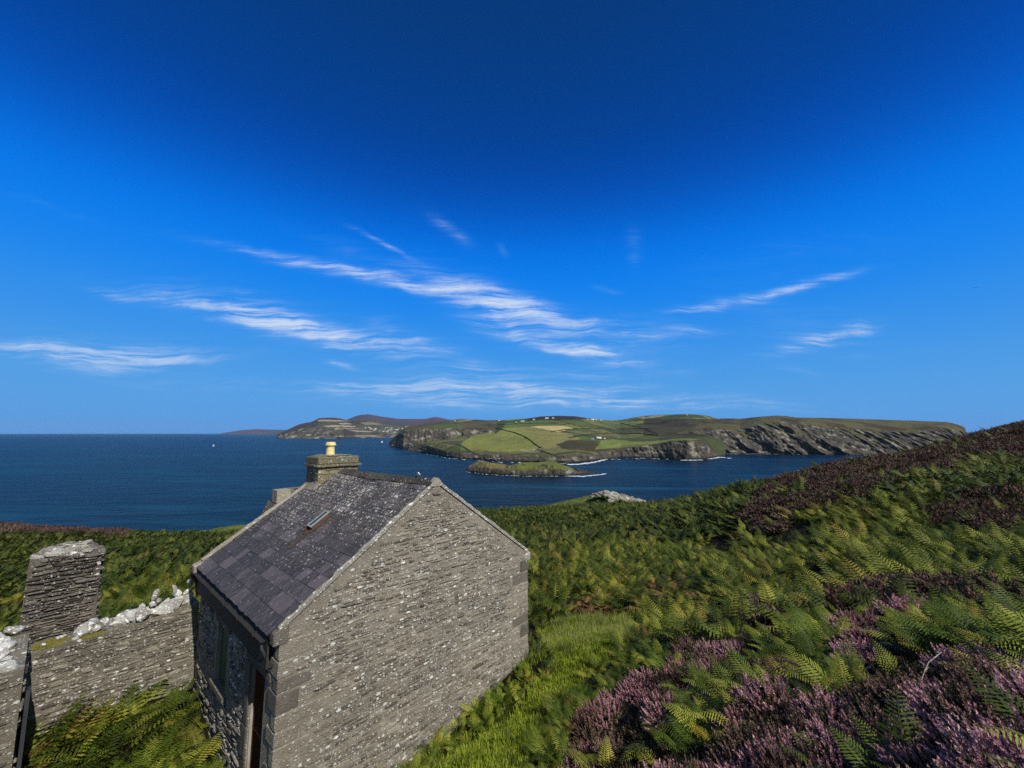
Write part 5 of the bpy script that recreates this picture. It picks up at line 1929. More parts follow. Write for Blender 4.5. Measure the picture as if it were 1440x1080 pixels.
def heather_clump(seed, n, R_=0.26, H=(0.20, 0.36), mats=None, fl=0.9, rings=4, thick=1.0):
    """A dome of upright sprigs; the upper part of each is a flower spike."""
    r_ = np.random.default_rng(seed)
    tb = TB()
    for i in range(n):
        rr = R_ * r_.random() ** 0.55
        a = r_.uniform(0, 6.283)
        bx0, by0 = rr * 0.45 * math.cos(a), rr * 0.45 * math.sin(a)
        h = r_.uniform(*H) * (1 - 0.45 * (rr / R_) ** 2) * r_.choice([1.0, 1.0, 0.75, 0.55])
        tip = Vector((rr * 1.2 * math.cos(a) + r_.normal(0, .030), rr * 1.2 * math.sin(a) + r_.normal(0, .030), h))
        bs = Vector((bx0, by0, 0.0))
        ax = (tip - bs)
        mid = bs + ax * r_.uniform(0.52, 0.74)
        axn = ax.normalized()
        s1 = axn.cross(Vector((0.3, 0.9, 0.1))).normalized()
        s2 = axn.cross(s1)
        w = 0.0055 * thick
        tb.add([bs + s1 * w, bs - s1 * w, mid], [(0, 1, 2)], 0.2, 0)
        # leafy lower sprig
        for q_ in range(5):
            c0 = bs.lerp(mid, 0.35 + 0.15 * q_)
            an = r_.uniform(0, 6.283)
            dd = s1 * math.cos(an) + s2 * math.sin(an)
            lw = 0.020 * thick
            tb.add([c0, c0 + dd * lw + axn * lw * 0.9, c0 + axn * lw * 1.2], [(0, 1, 2)], r_.random(), 0)
        slot = 1 if r_.random() < fl else 0
        fw = r_.uniform(0.006, 0.0105) * thick
        nn = rings * 3
        spike = tip - mid
        for q_ in range(nn):
            u_ = q_ / nn
            an = q_ * 2.4 + r_.uniform(-.4, .4)
            dd = s1 * math.cos(an) + s2 * math.sin(an)
            c0 = mid + spike * u_
            wq = fw * (1.15 - 0.65 * u_) * r_.uniform(1.2, 1.9)
            pr = axn.cross(dd)
            tb.add([c0 + pr * wq * .8, c0 - pr * wq * .8, c0 + dd * wq * 1.3 + axn * wq * 1.8], [(0, 1, 2)], r_.random(), slot)
        tb.add([mid + s1 * fw * .7, mid - s1 * fw * .7, tip], [(0, 1, 2)], 0.6, slot)
        tb.add([mid + s2 * fw * .7, mid - s2 * fw * .7, tip], [(0, 1, 2)], 0.6, slot)
    return tb.mesh('heather', mats or [M_HEATH_LEAF, M_HEATH_FL])


def grass_tuft(seed, n, H, R_, w=0.0035, mats=None, lean=0.5):
    r_ = np.random.default_rng(seed)
    tb = TB()
    for i in range(n):
        a, rr = r_.uniform(0, 6.283), R_ * r_.random() ** 0.5
        b = Vector((rr * math.cos(a), rr * math.sin(a), -0.01))
        h = r_.uniform(*H)
        a2 = a + r_.uniform(-1, 1)
        l_ = lean * r_.random() * h
        s_ = Vector((-math.sin(a2), math.cos(a2), 0)) * w * r_.uniform(.7, 1.3)
        m_ = b + Vector((l_ * .35 * math.cos(a2), l_ * .35 * math.sin(a2), h * 0.6))
        e_ = b + Vector((l_ * math.cos(a2), l_ * math.sin(a2), h * r_.uniform(.85, 1)))
        tb.add([b - s_, b + s_, m_ + s_ * .8, m_ - s_ * .8, e_], [(0, 1, 2, 3), (3, 2, 4)], r_.random(), 0)
    return tb.mesh('grass_tuft', mats or [M_GRASS])


def source(prefix, meshes):
    """Shapes for the point instancers, kept in a collection that is not in the scene."""
    c_ = bpy.data.collections.new(prefix + '_shapes')
    for i, me in enumerate(meshes):
        c_.objects.link(bpy.data.objects.new('%s_shape_%02d' % (prefix, i), me))
    return c_


def make_scatter_tree(src):
    ng = bpy.data.node_groups.new('spread_' + src.name, 'GeometryNodeTree')
    ng.interface.new_socket('Geometry', in_out='INPUT', socket_type='NodeSocketGeometry')
    ng.interface.new_socket('Geometry', in_out='OUTPUT', socket_type='NodeSocketGeometry')
    N_, L_ = ng.nodes, ng.links
    gi, go = N_.new('NodeGroupInput'), N_.new('NodeGroupOutput')
    ci = N_.new('GeometryNodeCollectionInfo')
    ci.inputs[0].default_value = src
    ci.inputs['Separate Children'].default_value = True
    ci.inputs['Reset Children'].default_value = True
    iop = N_.new('GeometryNodeInstanceOnPoints')
    iop.inputs['Pick Instance'].default_value = True

    def named(nm, typ):
        a = N_.new('GeometryNodeInputNamedAttribute')
        a.data_type = typ
        a.inputs[0].default_value = nm
        return a.outputs[0]
    e2r = N_.new('FunctionNodeEulerToRotation')
    L_.new(named('rot', 'FLOAT_VECTOR'), e2r.inputs[0])
    L_.new(gi.outputs[0], iop.inputs['Points'])
    L_.new(ci.outputs[0], iop.inputs['Instance'])
    L_.new(named('idx', 'INT'), iop.inputs['Instance Index'])
    L_.new(e2r.outputs[0], iop.inputs['Rotation'])
    L_.new(named('scl', 'FLOAT'), iop.inputs['Scale'])
    L_.new(iop.outputs[0], go.inputs[0])
    return ng


def scatter(name, src, P, yaw, tilt, scl, idx, rnd, label, cat):
    """P (n,3); tilt (n,2) leans about x and y; one object that instances its shapes."""
    n = len(P)
    me = bpy.data.meshes.new(name)
    me.from_pydata([tuple(p_) for p_ in P], [], [])
    a = me.attributes.new('rot', 'FLOAT_VECTOR', 'POINT')
    # euler: spin first, then lean in world axes
    rots = np.empty((n, 3), np.float32)
    for i in range(n):
        m_ = Matrix.Rotation(tilt[i, 0], 3, 'X') @ Matrix.Rotation(tilt[i, 1], 3, 'Y') @ Matrix.Rotation(yaw[i], 3, 'Z')
        rots[i] = m_.to_euler()
    a.data.foreach_set('vector', rots.ravel())
    for nm, arr, ty in (('scl', scl, 'FLOAT'), ('rnd', rnd, 'FLOAT')):
        a = me.attributes.new(nm, ty, 'POINT')
        a.data.foreach_set('value', np.asarray(arr, np.float32))
    a = me.attributes.new('idx', 'INT', 'POINT')
    a.data.foreach_set('value', np.asarray(idx, np.int32))
    o = link(name, me)
    md = o.modifiers.new('spread', 'NODES')
    md.node_group = make_scatter_tree(src)
    tag(o, label, cat, kind='stuff')
    return o


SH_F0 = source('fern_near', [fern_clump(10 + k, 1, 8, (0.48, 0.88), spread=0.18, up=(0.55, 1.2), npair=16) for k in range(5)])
SH_F1 = source('fern_mid', [fern_clump(20 + k, 1, 9, (0.50, 0.95), [M_FERN_M], spread=0.22, up=(0.5, 1.15)) for k in range(5)])
SH_F2 = source('fern_far', [fern_clump(30 + k, 2, 11, (0.55, 1.0), [M_FERN_D], spread=0.36, up=(0.5, 1.2)) for k in range(5)])
SH_FY = source('fern_yellow', [fern_clump(40 + k, 0, 4, (0.40, 0.65), [M_FERN_Y], up=(0.6, 1.1)) for k in range(3)])
SH_FD = source('fern_dead', [fern_clump(50 + k, 1, 7, (0.35, 0.65), [M_DEAD], spread=0.22, up=(0.1, 0.9)) for k in range(4)])
SH_H0 = source('heather_near', [heather_clump(60 + k, 240, H=(0.18, 0.33), thick=0.95) for k in range(4)] + [heather_clump(66 + k, 210, mats=[M_HEATH_LEAF, M_HEATH_BR]) for k in range(3)] + [heather_clump(69, 200, mats=[M_HEATH_LEAF, M_HEATH_BR], fl=0.25)])
SH_H1 = source('heather_far', [heather_clump(70 + k, 130, rings=2, thick=1.9, mats=[M_HEATH_LEAF, M_HEATH_FAR]) for k in range(3)] + [heather_clump(76 + k, 130, rings=2, thick=1.9, mats=[M_HEATH_LEAF, M_HEATH_BR], fl=0.6) for k in range(3)])
SH_G = source('grass', [grass_tuft(80 + k, 34, (0.05, 0.13), 0.075) for k in range(5)])
SH_GP = source('grass_tall', [grass_tuft(90 + k, 40, (0.18, 0.42), 0.09, 0.0028, [M_GRASS_P], 0.6) for k in range(4)])
SH_GM = source('grass_green', [grass_tuft(95 + k, 40, (0.12, 0.30), 0.10, 0.0035, None, 0.8) for k in range(4)])

SH_GM2 = source('grass_dark', [grass_tuft(98 + k, 36, (0.10, 0.26), 0.10, 0.0035, [M_GRASS_D], 0.8) for k in range(4)])

# --- where each plant grows
HEATHER_PX = [[(-80, 728), (60, 734), (188, 741), (176, 751), (60, 749), (-80, 744)],
              [(1085, 676), (1130, 655), (1200, 634), (1300, 610), (1400, 585), (1500, 560), (1500, 640), (1440, 648), (1380, 652), (1335, 662), (1300, 668), (1262, 676), (1225, 692), (1190, 700), (1165, 716),
               (1130, 712), (1112, 735), (1075, 748), (1048, 742), (1060, 712)],
              [(1480, 685), (1400, 690), (1335, 700), (1300, 715), (1318, 738), (1370, 742), (1420, 748), (1480, 750)],
              [(1195, 862), (1215, 838), (1262, 820), (1310, 815), (1345, 826), (1340, 850), (1350, 872), (1310, 888), (1262, 905), (1225, 925), (1195, 905), (1180, 885)],
              [(1050, 868), (1072, 850), (1095, 852), (1096, 880), (1070, 905), (1048, 890)],
              [(1025, 985), (1042, 945), (1062, 915), (1105, 908), (1135, 930), (1170, 955), (1150, 985), (1120, 1000), (1060, 1005)],
              [(830, 1120), (820, 1040), (835, 1000), (880, 965), (930, 945), (985, 955), (1010, 985), (1030, 1010), (1100, 1010), (1160, 990), (1210, 975), (1260, 960), (1330, 950), (1390, 930), (1480, 925), (1480, 1140), (830, 1140)],
              [(1310, 830), (1345, 822), (1400, 838), (1450, 850), (1450, 868), (1380, 860), (1330, 850)],
              [(905, 990), (925, 960), (965, 950), (975, 985), (945, 1010)]]
GREEN_IN_HEATH = [[(985, 1010), (1000, 975), (1035, 985), (1040, 1015), (1010, 1040)], [(1130, 960), (1160, 940), (1205, 945), (1210, 965), (1160, 975)],
                  [(1255, 940), (1275, 925), (1300, 930), (1300, 965), (1265, 968)], [(1290, 860), (1340, 872), (1400, 850), (1460, 870), (1460, 945), (1390, 930), (1340, 925), (1330, 900), (1300, 890)],
                  [(1095, 870), (1130, 862), (1170, 890), (1172, 920), (1130, 925), (1100, 905)]]
DEAD_PX = [[(905, 808), (960, 800), (1003, 815), (990, 845), (935, 850), (905, 835)], [(285, 1010), (330, 1005), (350, 1050), (350, 1090), (285, 1090)], [(742, 920), (770, 915), (778, 950), (748, 960)],
           [(845, 850), (890, 842), (915, 858), (870, 872)], [(540, 1035), (575, 1030), (600, 1055), (560, 1075)], [(800, 835), (850, 832), (850, 862), (805, 866)]]
YARD_YELLOW = [[(245, 1000), (285, 985), (290, 1030), (250, 1040)], [(1400, 815), (1450, 810), (1450, 860), (1405, 850)]]
TALL_PX = [(745, 872), (800, 865), (870, 868), (905, 850), (960, 815), (1020, 798), (1030, 815), (960, 850), (900, 872), (885, 905), (800, 925), (750, 930)]


def jit_grid(x0, x1, y0, y1, s, r_):
    xs_, ys_ = np.meshgrid(np.arange(x0, x1, s), np.arange(y0, y1, s), indexing='ij')
    X = (xs_ + r_.uniform(-.5, .5, xs_.shape) * s).ravel()
    Y = (ys_ + r_.uniform(-.5, .5, xs_.shape) * s).ravel()
    return X, Y


def keep_view(X, Y, Z, margin=160):
    px, py, f = proj(np.stack([X, Y, Z + 0.3], -1))
    return (f > 0.3) & (px > -margin) & (px < 1440 + margin) & (py < 1080 + 260) | (np.hypot(X, Y) < 3.2)


def clear_of_walls(X, Y, m_=0.10):
    lx, ly = to_local(X, Y)
    bad = (lx > -m_) & (lx < W + m_) & (ly > -m_) & (ly < LEN + m_ + 1.35)
    bad |= (lx > -3.6) & (lx < 0.1) & (ly > LEN - 0.05 - m_) & (ly < LEN + 0.55)
    bad |= (lx > -3.55) & (lx < -2.28) & (ly > 2.95) & (ly < LEN + 0.6)
    bad |= (lx > xm_ - hw - .1) & (lx < xm_ + hw + .1) & (ly > YP - 0.08) & (ly < YP + 1.4)
    return ~bad


def near_camera_clear(X, Y):
    return np.hypot(X, Y) > 1.15


def cover_class(X, Y, Z, seed=0):
    """0 bracken, 1 heather, 2 path, 3 dead bracken, 4 yellow fern."""
    px, py, f = proj(np.stack([X, Y, Z + 0.25], -1))
    jx = px + 14 * fbm(X * .9, Y * .9, 0, 3, 71)
    jy = py + 9 * fbm(X * .9, Y * .9, 5, 3, 72)
    k = np.zeros(X.shape, int)
    out = (f < 0.5) | (px < -100) | (px > 1490) | (py > 1130)
    nz = fbm(X / 3.5, Y / 3.5, 0, 3, 73)
    k = np.where(out & (nz > 0.0) & (X > -1), 1, k)
    for pl in HEATHER_PX:
        k = np.where(inpoly(jx, jy, pl) & ~out & (fbm(X / 1.3, Y / 1.3, 0, 3, 75) > -0.42), 1, k)
    for pl in GREEN_IN_HEATH:
        k = np.where(inpoly(jx, jy, pl) & ~out, 0, k)
    for pl in DEAD_PX:
        k = np.where(inpoly(jx, jy, pl) & ~out & (hash3((X * 40).astype(np.int64), (Y * 40).astype(np.int64), (X * 0).astype(np.int64), 3) < 0.80), 3, k)
    for pl in YARD_YELLOW:
        k = np.where(inpoly(jx, jy, pl) & ~out, 4, k)
    k = np.where(on_path(X, Y, Z), 2, k)
    return k


r_ = np.random.default_rng(404)
bands = [(0.0, 9.5, 0.22, 0), (9.5, 26.0, 0.33, 1), (26.0, 90.0, 0.50, 2)]
for (ra, rb, sp, lod) in bands:
    X, Y = jit_grid(-rb * 0.98, rb * 0.98, -3.5, rb, sp, r_)
    rr = np.hypot(X, Y)
    ok = (rr >= ra) & (rr < rb)
    if lod == 2:
        ok &= r_.random(len(X)) < np.clip(1.15 - (rr - 26) / 110, 0.5, 1)
    X, Y = X[ok], Y[ok]
    Z = ground_z(X, Y)
    ok = keep_view(X, Y, Z) & clear_of_walls(X, Y) & near_camera_clear(X, Y) & (Z > SEA - 45)
    X, Y, Z = X[ok], Y[ok], Z[ok]
    k = cover_class(X, Y, Z)
    n = len(X)
    yaw = r_.uniform(0, 6.283, n)
    wind = np.stack([r_.normal(0.05, 0.16, n), r_.normal(-0.20, 0.16, n)], 1)
    lx, ly = to_local(X, Y)
    near_wall = (lx > -1.0) & (lx < W + 0.9) & (ly > -0.9) & (ly < LEN)
    size = r_.uniform(0.70, 1.15, n) * (1 + 0.25 * fbm(X / 4, Y / 4, 0, 3, 91))
    size = np.where(near_wall, size * 0.74, size)
    by_path = np.zeros(n, bool)
    for ox, oy in ((.45, 0), (-.45, 0), (0, .45), (0, -.45), (.9, .3), (-.5, .8)):
        by_path |= on_path(X + ox, Y + oy, Z)
    size = np.where(by_path, size * 0.74, size)
    gapn = fbm(X / 1.1, Y / 1.1, 0, 3, 611)
    size = size * (1 + 0.45 * gapn)
    yard = (lx < 0) & (lx > -2.4) & (ly < LEN)
    size = np.where((X < -2.5) & (lx < -0.2) & ~yard | (Y > 28) & (X < 8), size * 0.66, size)
    size = np.where(yard, size * 1.02, size)
    px, py, f = proj(np.stack([X, Y, Z + 0.3], -1))
    size = np.where((rr[ok] if len(rr) == len(ok) else np.hypot(X, Y)) < 3.0, size * 0.6, size)
    rnd = r_.random(n)
    # far banks are taller and overlap; a few patches lie lower
    f_ = (k == 0) | ((k == 1) & (r_.random(n) < (0.10 if lod == 0 else 0.13)))
    kf = f_ & (r_.random(n) > (0.025 if lod < 2 else 0.0)) & ((gapn > (-0.04 if lod == 0 else -0.22)) | (lod == 2) | yard | near_wall)
    if lod == 0:
        size = np.where(yard | near_wall, size, size * 0.70)
    src, mul = ((SH_F0, 0.92), (SH_F1, 1.0), (SH_F2, 1.10))[lod]
    names = ['bracken in the foreground and along the cottage, frond by frond', 'bracken on the slope around the grassy path', 'dark green bracken spreading to the edge of the hillside']
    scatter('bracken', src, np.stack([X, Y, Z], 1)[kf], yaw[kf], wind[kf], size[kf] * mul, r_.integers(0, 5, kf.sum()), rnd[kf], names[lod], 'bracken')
    h = (k == 1)
    if lod == 0:
        h |= (k == 0) & ~kf & (X > -0.5) & ~near_wall & ~by_path
    srch = SH_H0 if lod == 0 else SH_H1
    nvar = 8 if lod == 0 else 6
    rep = 2 if lod == 0 else 1
    Xh = np.concatenate([X[h] + r_.uniform(-.1, .1, h.sum()) for _ in range(rep)])
    Yh = np.concatenate([Y[h] + r_.uniform(-.1, .1, h.sum()) for _ in range(rep)])
    Zh = ground_z(Xh, Yh)
    nh = len(Xh)
    pn = fbm(Xh / 1.6, Yh / 1.6, 0, 3, 505)
    if lod == 0:
        idx = np.where(pn + r_.normal(0, .25, nh) > -0.05, r_.integers(0, 4, nh), r_.integers(4, 8, nh))
        dk = fbm(Xh / 0.8, Yh / 0.8, 0, 3, 515) < -0.08
        idx = np.where(dk, 7, idx)
        sc_ = r_.uniform(0.65, 1.2, nh) * (1 + 0.45 * pn) * np.where(dk, 0.6, 1.0)
        sc_ = np.where(np.hypot(Xh, Yh) < 3, sc_ * 0.75, sc_)
    else:
        idx = np.where(pn + r_.normal(0, .3, nh) > 0.15, r_.integers(0, 3, nh), r_.integers(3, 6, nh))
        sc_ = r_.uniform(1.0, 1.6, nh) * (1.15 if lod == 1 else 1.45) * (1 + 0.3 * pn)
    hn = ['heather in the foreground, mauve sprigs over dark stems', 'heather on the middle slope right of the bracken', 'reddish heather along the hill crest against the sea']
    scatter('heather', srch, np.stack([Xh, Yh, Zh - 0.02], 1), r_.uniform(0, 6.283, nh), np.stack([r_.normal(0.0, .10, nh), r_.normal(-.12, .10, nh)], 1), sc_, idx, r_.random(nh) * 0.88, hn[lod], 'heather')
    dd = (k == 3) | ((k == 0) & (r_.random(n) < (0.028 if lod < 2 else 0.006)))
    if dd.sum():
        scatter('dead_bracken', SH_FD, np.stack([X, Y, Z], 1)[dd], yaw[dd], wind[dd], size[dd] * (0.9 if lod < 2 else 1.2), r_.integers(0, 4, dd.sum()), rnd[dd] * .88,
                ['rust brown dead bracken near the cottage walls', 'rust brown dead bracken beside the path', 'brown dead bracken far down the slope'][lod], 'dead bracken')
    yy = (k == 4) | ((k == 0) & (r_.random(n) < (0.022 if lod < 2 else 0.008)))
    if yy.sum():
        scatter('yellow_bracken', SH_FY, np.stack([X, Y, Z + 0.05], 1)[yy], yaw[yy], wind[yy], size[yy] * (0.85 if lod < 2 else 1.2), r_.integers(0, 3, yy.sum()), rnd[yy] * .88,
                ['yellowing bracken fronds in the foreground', 'yellowing bracken fronds on the middle slope', 'yellowing bracken on the far slope'][lod], 'bracken')

# path turf
X, Y = jit_grid(-4, 14, 4, 20, 0.075, r_)
Z = ground_z(X, Y)
lx, ly = to_local(X, Y)
rim = (lx > -0.2) & (lx < W + 0.5) & (ly > -1.0) & (ly < 0) & (r_.random(len(X)) < 0.12)
ok = (on_path(X, Y, Z) | rim) & clear_of_walls(X, Y, 0.02)
X, Y, Z = X[ok], Y[ok], Z[ok]
n = len(X)
scatter('path_grass', SH_G, np.stack([X, Y, Z], 1), r_.uniform(0, 6.283, n), r_.normal(0, .15, (n, 2)), r_.uniform(0.8, 1.5, n) * (1 + .4 * fbm(X, Y, 0, 3, 3)), r_.integers(0, 5, n), r_.random(n), 'short bright green grass growing on the path past the cottage', 'grass')
px, py, f = proj(np.stack([X, Y, Z], -1))
tl = inpoly(px + 10 * fbm(X * 2, Y * 2, 0, 2, 6), py, TALL_PX) & (r_.random(n) < 0.17)
scatter('tall_grass', SH_GP, np.stack([X, Y, Z], 1)[tl], r_.uniform(0, 6.283, tl.sum()), r_.normal(0, .2, (tl.sum(), 2)), r_.uniform(0.6, 1.0, tl.sum()), r_.integers(0, 4, tl.sum()), r_.random(tl.sum()), 'tall pale grass where the path bends behind the cottage corner', 'grass')
# greener, longer grass among the bracken feet and under the pier
X, Y = jit_grid(-14, 16, 3, 22, 0.42, r_)
Z = ground_z(X, Y)
ok = clear_of_walls(X, Y, 0.0) & (r_.random(len(X)) < 0.5) & (np.hypot(X, Y) > 4)
X, Y, Z = X[ok], Y[ok], Z[ok]
n = len(X)
scatter('rough_grass', SH_GM2, np.stack([X, Y, Z], 1), r_.uniform(0, 6.283, n), r_.normal(0, .2, (n, 2)), r_.uniform(0.8, 1.4, n), r_.integers(0, 4, n), r_.random(n), 'rough grass between the bracken stems', 'grass')

# ------------------------------------------------------------------ the grassy knoll with pale rocks beyond the edge of the slope
m_knoll, t = material('knoll_turf')
p = pos(t)
n1 = t.noise(p, 0.5, 5, 0.65)
n2 = t.noise(p, 4.0, 4, 0.7)
c_ = t.mix(t.ramp(n1, 0.36, 0.62), (0.055, 0.072, 0.014, 1), (0.13, 0.15, 0.03, 1))
c_ = t.mix(t.math('MULTIPLY', t.ramp(n2, 0.5, 0.7), 0.4), c_, (0.10, 0.085, 0.035, 1))
finish(t, c_, 0.95, t.math('ADD', n1, t.math('MULTIPLY', n2, .3)), 0.8, 0.3, 0.1)
M_ROCK = stone_material('pale_outcrop', (0.085, 0.075, 0.055), (0.20, 0.18, 0.14), (0.40, 0.37, 0.30), 0.4)


def ridge_body(name, prof, D, depth, mat, base_drop, label, cat, seed, rough=0.6, kind='structure', step=1.0):
    """A hump of ground seen side-on: prof is its skyline [(px, py)], at depth D, running back and forward by depth."""
    xs_ = np.arange(prof[0][0], prof[-1][0] + 0.1, step)
    top_ = np.interp(xs_, [q_[0] for q_ in prof], [q_[1] for q_ in prof])
    n = 30
    s_ = np.linspace(-1, 1, n)
    V_ = []
    for x, tp in zip(xs_, top_):
        P_ = at(x, tp, D)
        Yd = D + s_ * depth
        X_ = P_[0] / D * Yd
        z_ = P_[2] - base_drop * np.abs(s_) ** 1.8
        V_.append(np.stack([X_, Yd, z_], 1))
    V_ = np.array(V_)
    g = fbm(V_[..., 0] / 4, V_[..., 1] / 6, 0, 4, seed)
    V_[..., 2] += (g - 0.1) * rough
    return tag(link(name, mesh(name, V_.reshape(-1, 3), grid_faces(len(xs_), n), mat, True)), label, cat, kind=kind)


ridge_body('knoll', [(735, 718), (760, 712), (790, 705.5), (815, 701), (835, 696.5), (850, 693.5), (870, 696), (890, 701), (905, 705), (925, 712), (950, 722)], 112, 26, m_knoll, 14,
           'grassy knoll beyond the edge of the bracken, right of centre', 'knoll', 3)
ridge_body('far_field', [(262, 752), (285, 746.5), (310, 742.5), (340, 738.5), (370, 735), (420, 732), (470, 730), (520, 735)], 84, 16, m_knoll, 12,
           'pale green turf on the cliff edge just left of the cottage roof', 'turf', 4, 0.3)
rng = np.random.default_rng(640)
ROCK_M = []
for k in range(6):
    bm = bmesh.new()
    bmesh.ops.create_icosphere(bm, subdivisions=2, radius=0.5)
    v = np.array([q_.co[:] for q_ in bm.verts])
    rk_ = np.random.default_rng(650 + k)
    for _ in range(9):
        n_ = rk_.normal(size=3)
        n_ /= np.linalg.norm(n_)
        e_ = v @ n_ - rk_.uniform(0.22, 0.40)
        v = v - np.where(e_ > 0, e_, 0)[:, None] * n_
    f = [tuple(q_.index for q_ in fc.verts) for fc in bm.faces]
    bm.free()
    ROCK_M.append(mesh('rock', v, f, M_ROCK, False, tone=np.full(len(v), 0.1 + 0.17 * k)))
rocks = bpy.data.objects.new('rock_outcrop', None)
COL.objects.link(rocks)
rocks.location = tuple(at(870, 706, 108))
tag(rocks, 'pale jagged rock outcrop on the knoll, standing against the sea', 'outcrop')
for i in range(230):
    u_ = rng.random()
    px = 832 + 84 * u_
    top_ = np.interp(px, [832, 845, 852, 870, 885, 900, 918], [696.5, 691.5, 690.5, 694, 697.5, 701.5, 707])
    py = top_ + abs(rng.normal(0, 4.2)) + 1.2 + 1.2 * math.sin(px * 0.5)
    if px < 850:
        py = top_ + abs(rng.normal(0, 1.3)) + 0.8
    D = 108 - (py - top_) * 0.9
    P_ = at(px, py, D)
    s_ = rng.uniform(0.5, 1.5) * (1.0 if px > 850 else 0.8)
    link('rock', ROCK_M[int(rng.integers(6))], rocks, tuple(P_ - np.array(rocks.location)), (rng.uniform(-.3, .3), rng.uniform(0.1, .4), rng.uniform(-.5, .5)), (s_ * 1.6, s_, s_ * 0.62))

# ------------------------------------------------------------------ small far things
M_WHITEWASH, t = material('whitewash')
finish(t, (0.74, 0.73, 0.70, 1), 0.9)
M_WHITEWASH = m_ww = bpy.data.materials['whitewash']
m, t = material('slate_far')
finish(t, (0.10, 0.10, 0.11, 1), 0.8)
M_ROOF_FAR = m
m, t = material('house_window')
finish(t, (0.03, 0.035, 0.04, 1), 0.3)
M_WIN_FAR = m


def house_mesh(w, d, h):
    """Walls and chimneys (0), slate roof (1), windows and door (2)."""
    tb = TB()
    x, y = w / 2, d / 2
    r_ = h + d * 0.38
    tb.add([(-x, -y, -6), (x, -y, -6), (x, y, -6), (-x, y, -6), (-x, -y, h), (x, -y, h), (x, y, h), (-x, y, h), (-x, 0, r_), (x, 0, r_)],
           [(0, 1, 5, 4), (1, 2, 6, 9, 5), (2, 3, 7, 6), (3, 0, 4, 8, 7)], 0, 0)
    e_ = 0.4
    tb.add([(-x - e_, -y - e_, h - .2), (x + e_, -y - e_, h - .2), (x + e_, 0, r_ + .25), (-x - e_, 0, r_ + .25), (x + e_, y + e_, h - .2), (-x - e_, y + e_, h - .2)], [(0, 1, 2, 3), (3, 2, 4, 5)], 0, 1)
    for sx_ in (-x + .6, x - .6):
        tb.add([(sx_ - .6, -.5, r_ - .6), (sx_ + .6, -.5, r_ - .6), (sx_ + .6, .5, r_ - .6), (sx_ - .6, .5, r_ - .6), (sx_ - .6, -.5, r_ + 1.4), (sx_ + .6, -.5, r_ + 1.4), (sx_ + .6, .5, r_ + 1.4), (sx_ - .6, .5, r_ + 1.4)],
               [(0, 1, 5, 4), (1, 2, 6, 5), (2, 3, 7, 6), (3, 0, 4, 7), (4, 5, 6, 7)], 0, 0)
    nw = max(2, int(w / 3.5))
    for fl_ in (0, 1) if h > 4.5 else (0,):
        for i in range(nw):
            cx = -x + w * (i + .5) / nw
            z = 1.0 + fl_ * 2.6
            tb.add([(cx - .5, -y - .05, z), (cx + .5, -y - .05, z), (cx + .5, -y - .05, z + 1.3), (cx - .5, -y - .05, z + 1.3)], [(0, 1, 2, 3)], 0, 2)
    return tb.mesh('house', [M_WHITEWASH, M_ROOF_FAR, M_WIN_FAR])


H_A, H_B, H_C = house_mesh(16, 9, 6), house_mesh(26, 10, 7.5), house_mesh(11, 7, 3.2)
r_ = np.random.default_rng(900)
KEY3 = [k for k in SHEETS if k.startswith('distant_headland')][0]
KEY1, KEY0, KEY2 = 'headland21', 'headland55', 'headland91'
village = []
for i in range(58):
    u_ = r_.random()
    px = 513 + 55 * u_ ** 0.8
    lo_, hi_ = np.interp(px, [513, 530, 545, 568], [602.6, 606.5, 608.5, 609]), np.interp(px, [513, 530, 545, 568], [601, 602.5, 601.5, 602])
    py = r_.uniform(hi_, lo_)
    P_ = sheet_point(KEY3, px, py)
    o = link('distant_house', [H_A, H_B, H_C][int(r_.integers(3))], None, tuple(P_), (0, 0, r_.uniform(-.5, .5)), (1.25,) * 3)
    tag(o, 'tiny white house of the seaside village below the distant headland', 'house', 'white houses of the distant village')
FARMS = [(1, 769, 588.6, H_B, 'long white farmhouse highest on the fields, above the stubble field'), (1, 778, 588.4, H_A, 'white house right of the long farmhouse above the stubble field'),
         (1, 735, 592.8, H_B, 'white farm building left above the golden stubble field'), (1, 726, 593.8, H_C, 'small white shed left of the farm above the stubble field'),
         (1, 751, 590.4, H_A, 'white cottage between the two farms on the green upland'), (1, 833, 590.2, H_B, 'white house on the skyline where the fields dip'),
         (1, 838, 590.4, H_A, 'white house right beside the one at the dip in the skyline'), (1, 845, 590.9, H_A, 'last white house of the row at the dip in the skyline'),
         (1, 826, 589.8, H_C, 'small white house first of the row at the dip in the skyline'), (1, 966, 583.4, H_C, 'pale hut on top of the highest green hill'),
         (1, 842, 616.4, H_B, 'low white building by the shore road above the dark inlet'), (1, 833, 617.4, H_C, 'small pale hut left of the low white building above the inlet'),
         (1, 850, 617.0, H_C, 'small pale hut right of the low white building above the inlet'), (0, 640, 592.0, H_C, 'pale hut on the brown top of the western cliff'),
         (1, 702, 591.4, H_A, 'white house on the skyline left of the highest fields')]
for k, px, py, hm, lb in FARMS:
    P_ = sheet_point(KEY1 if k else KEY0, px, py)
    s_ = 0.75
    o = link('farm_building', hm, None, tuple(P_), (0, 0, r_.uniform(-.4, .4)), (s_, s_, s_))
    tag(o, lb, 'farmhouse')

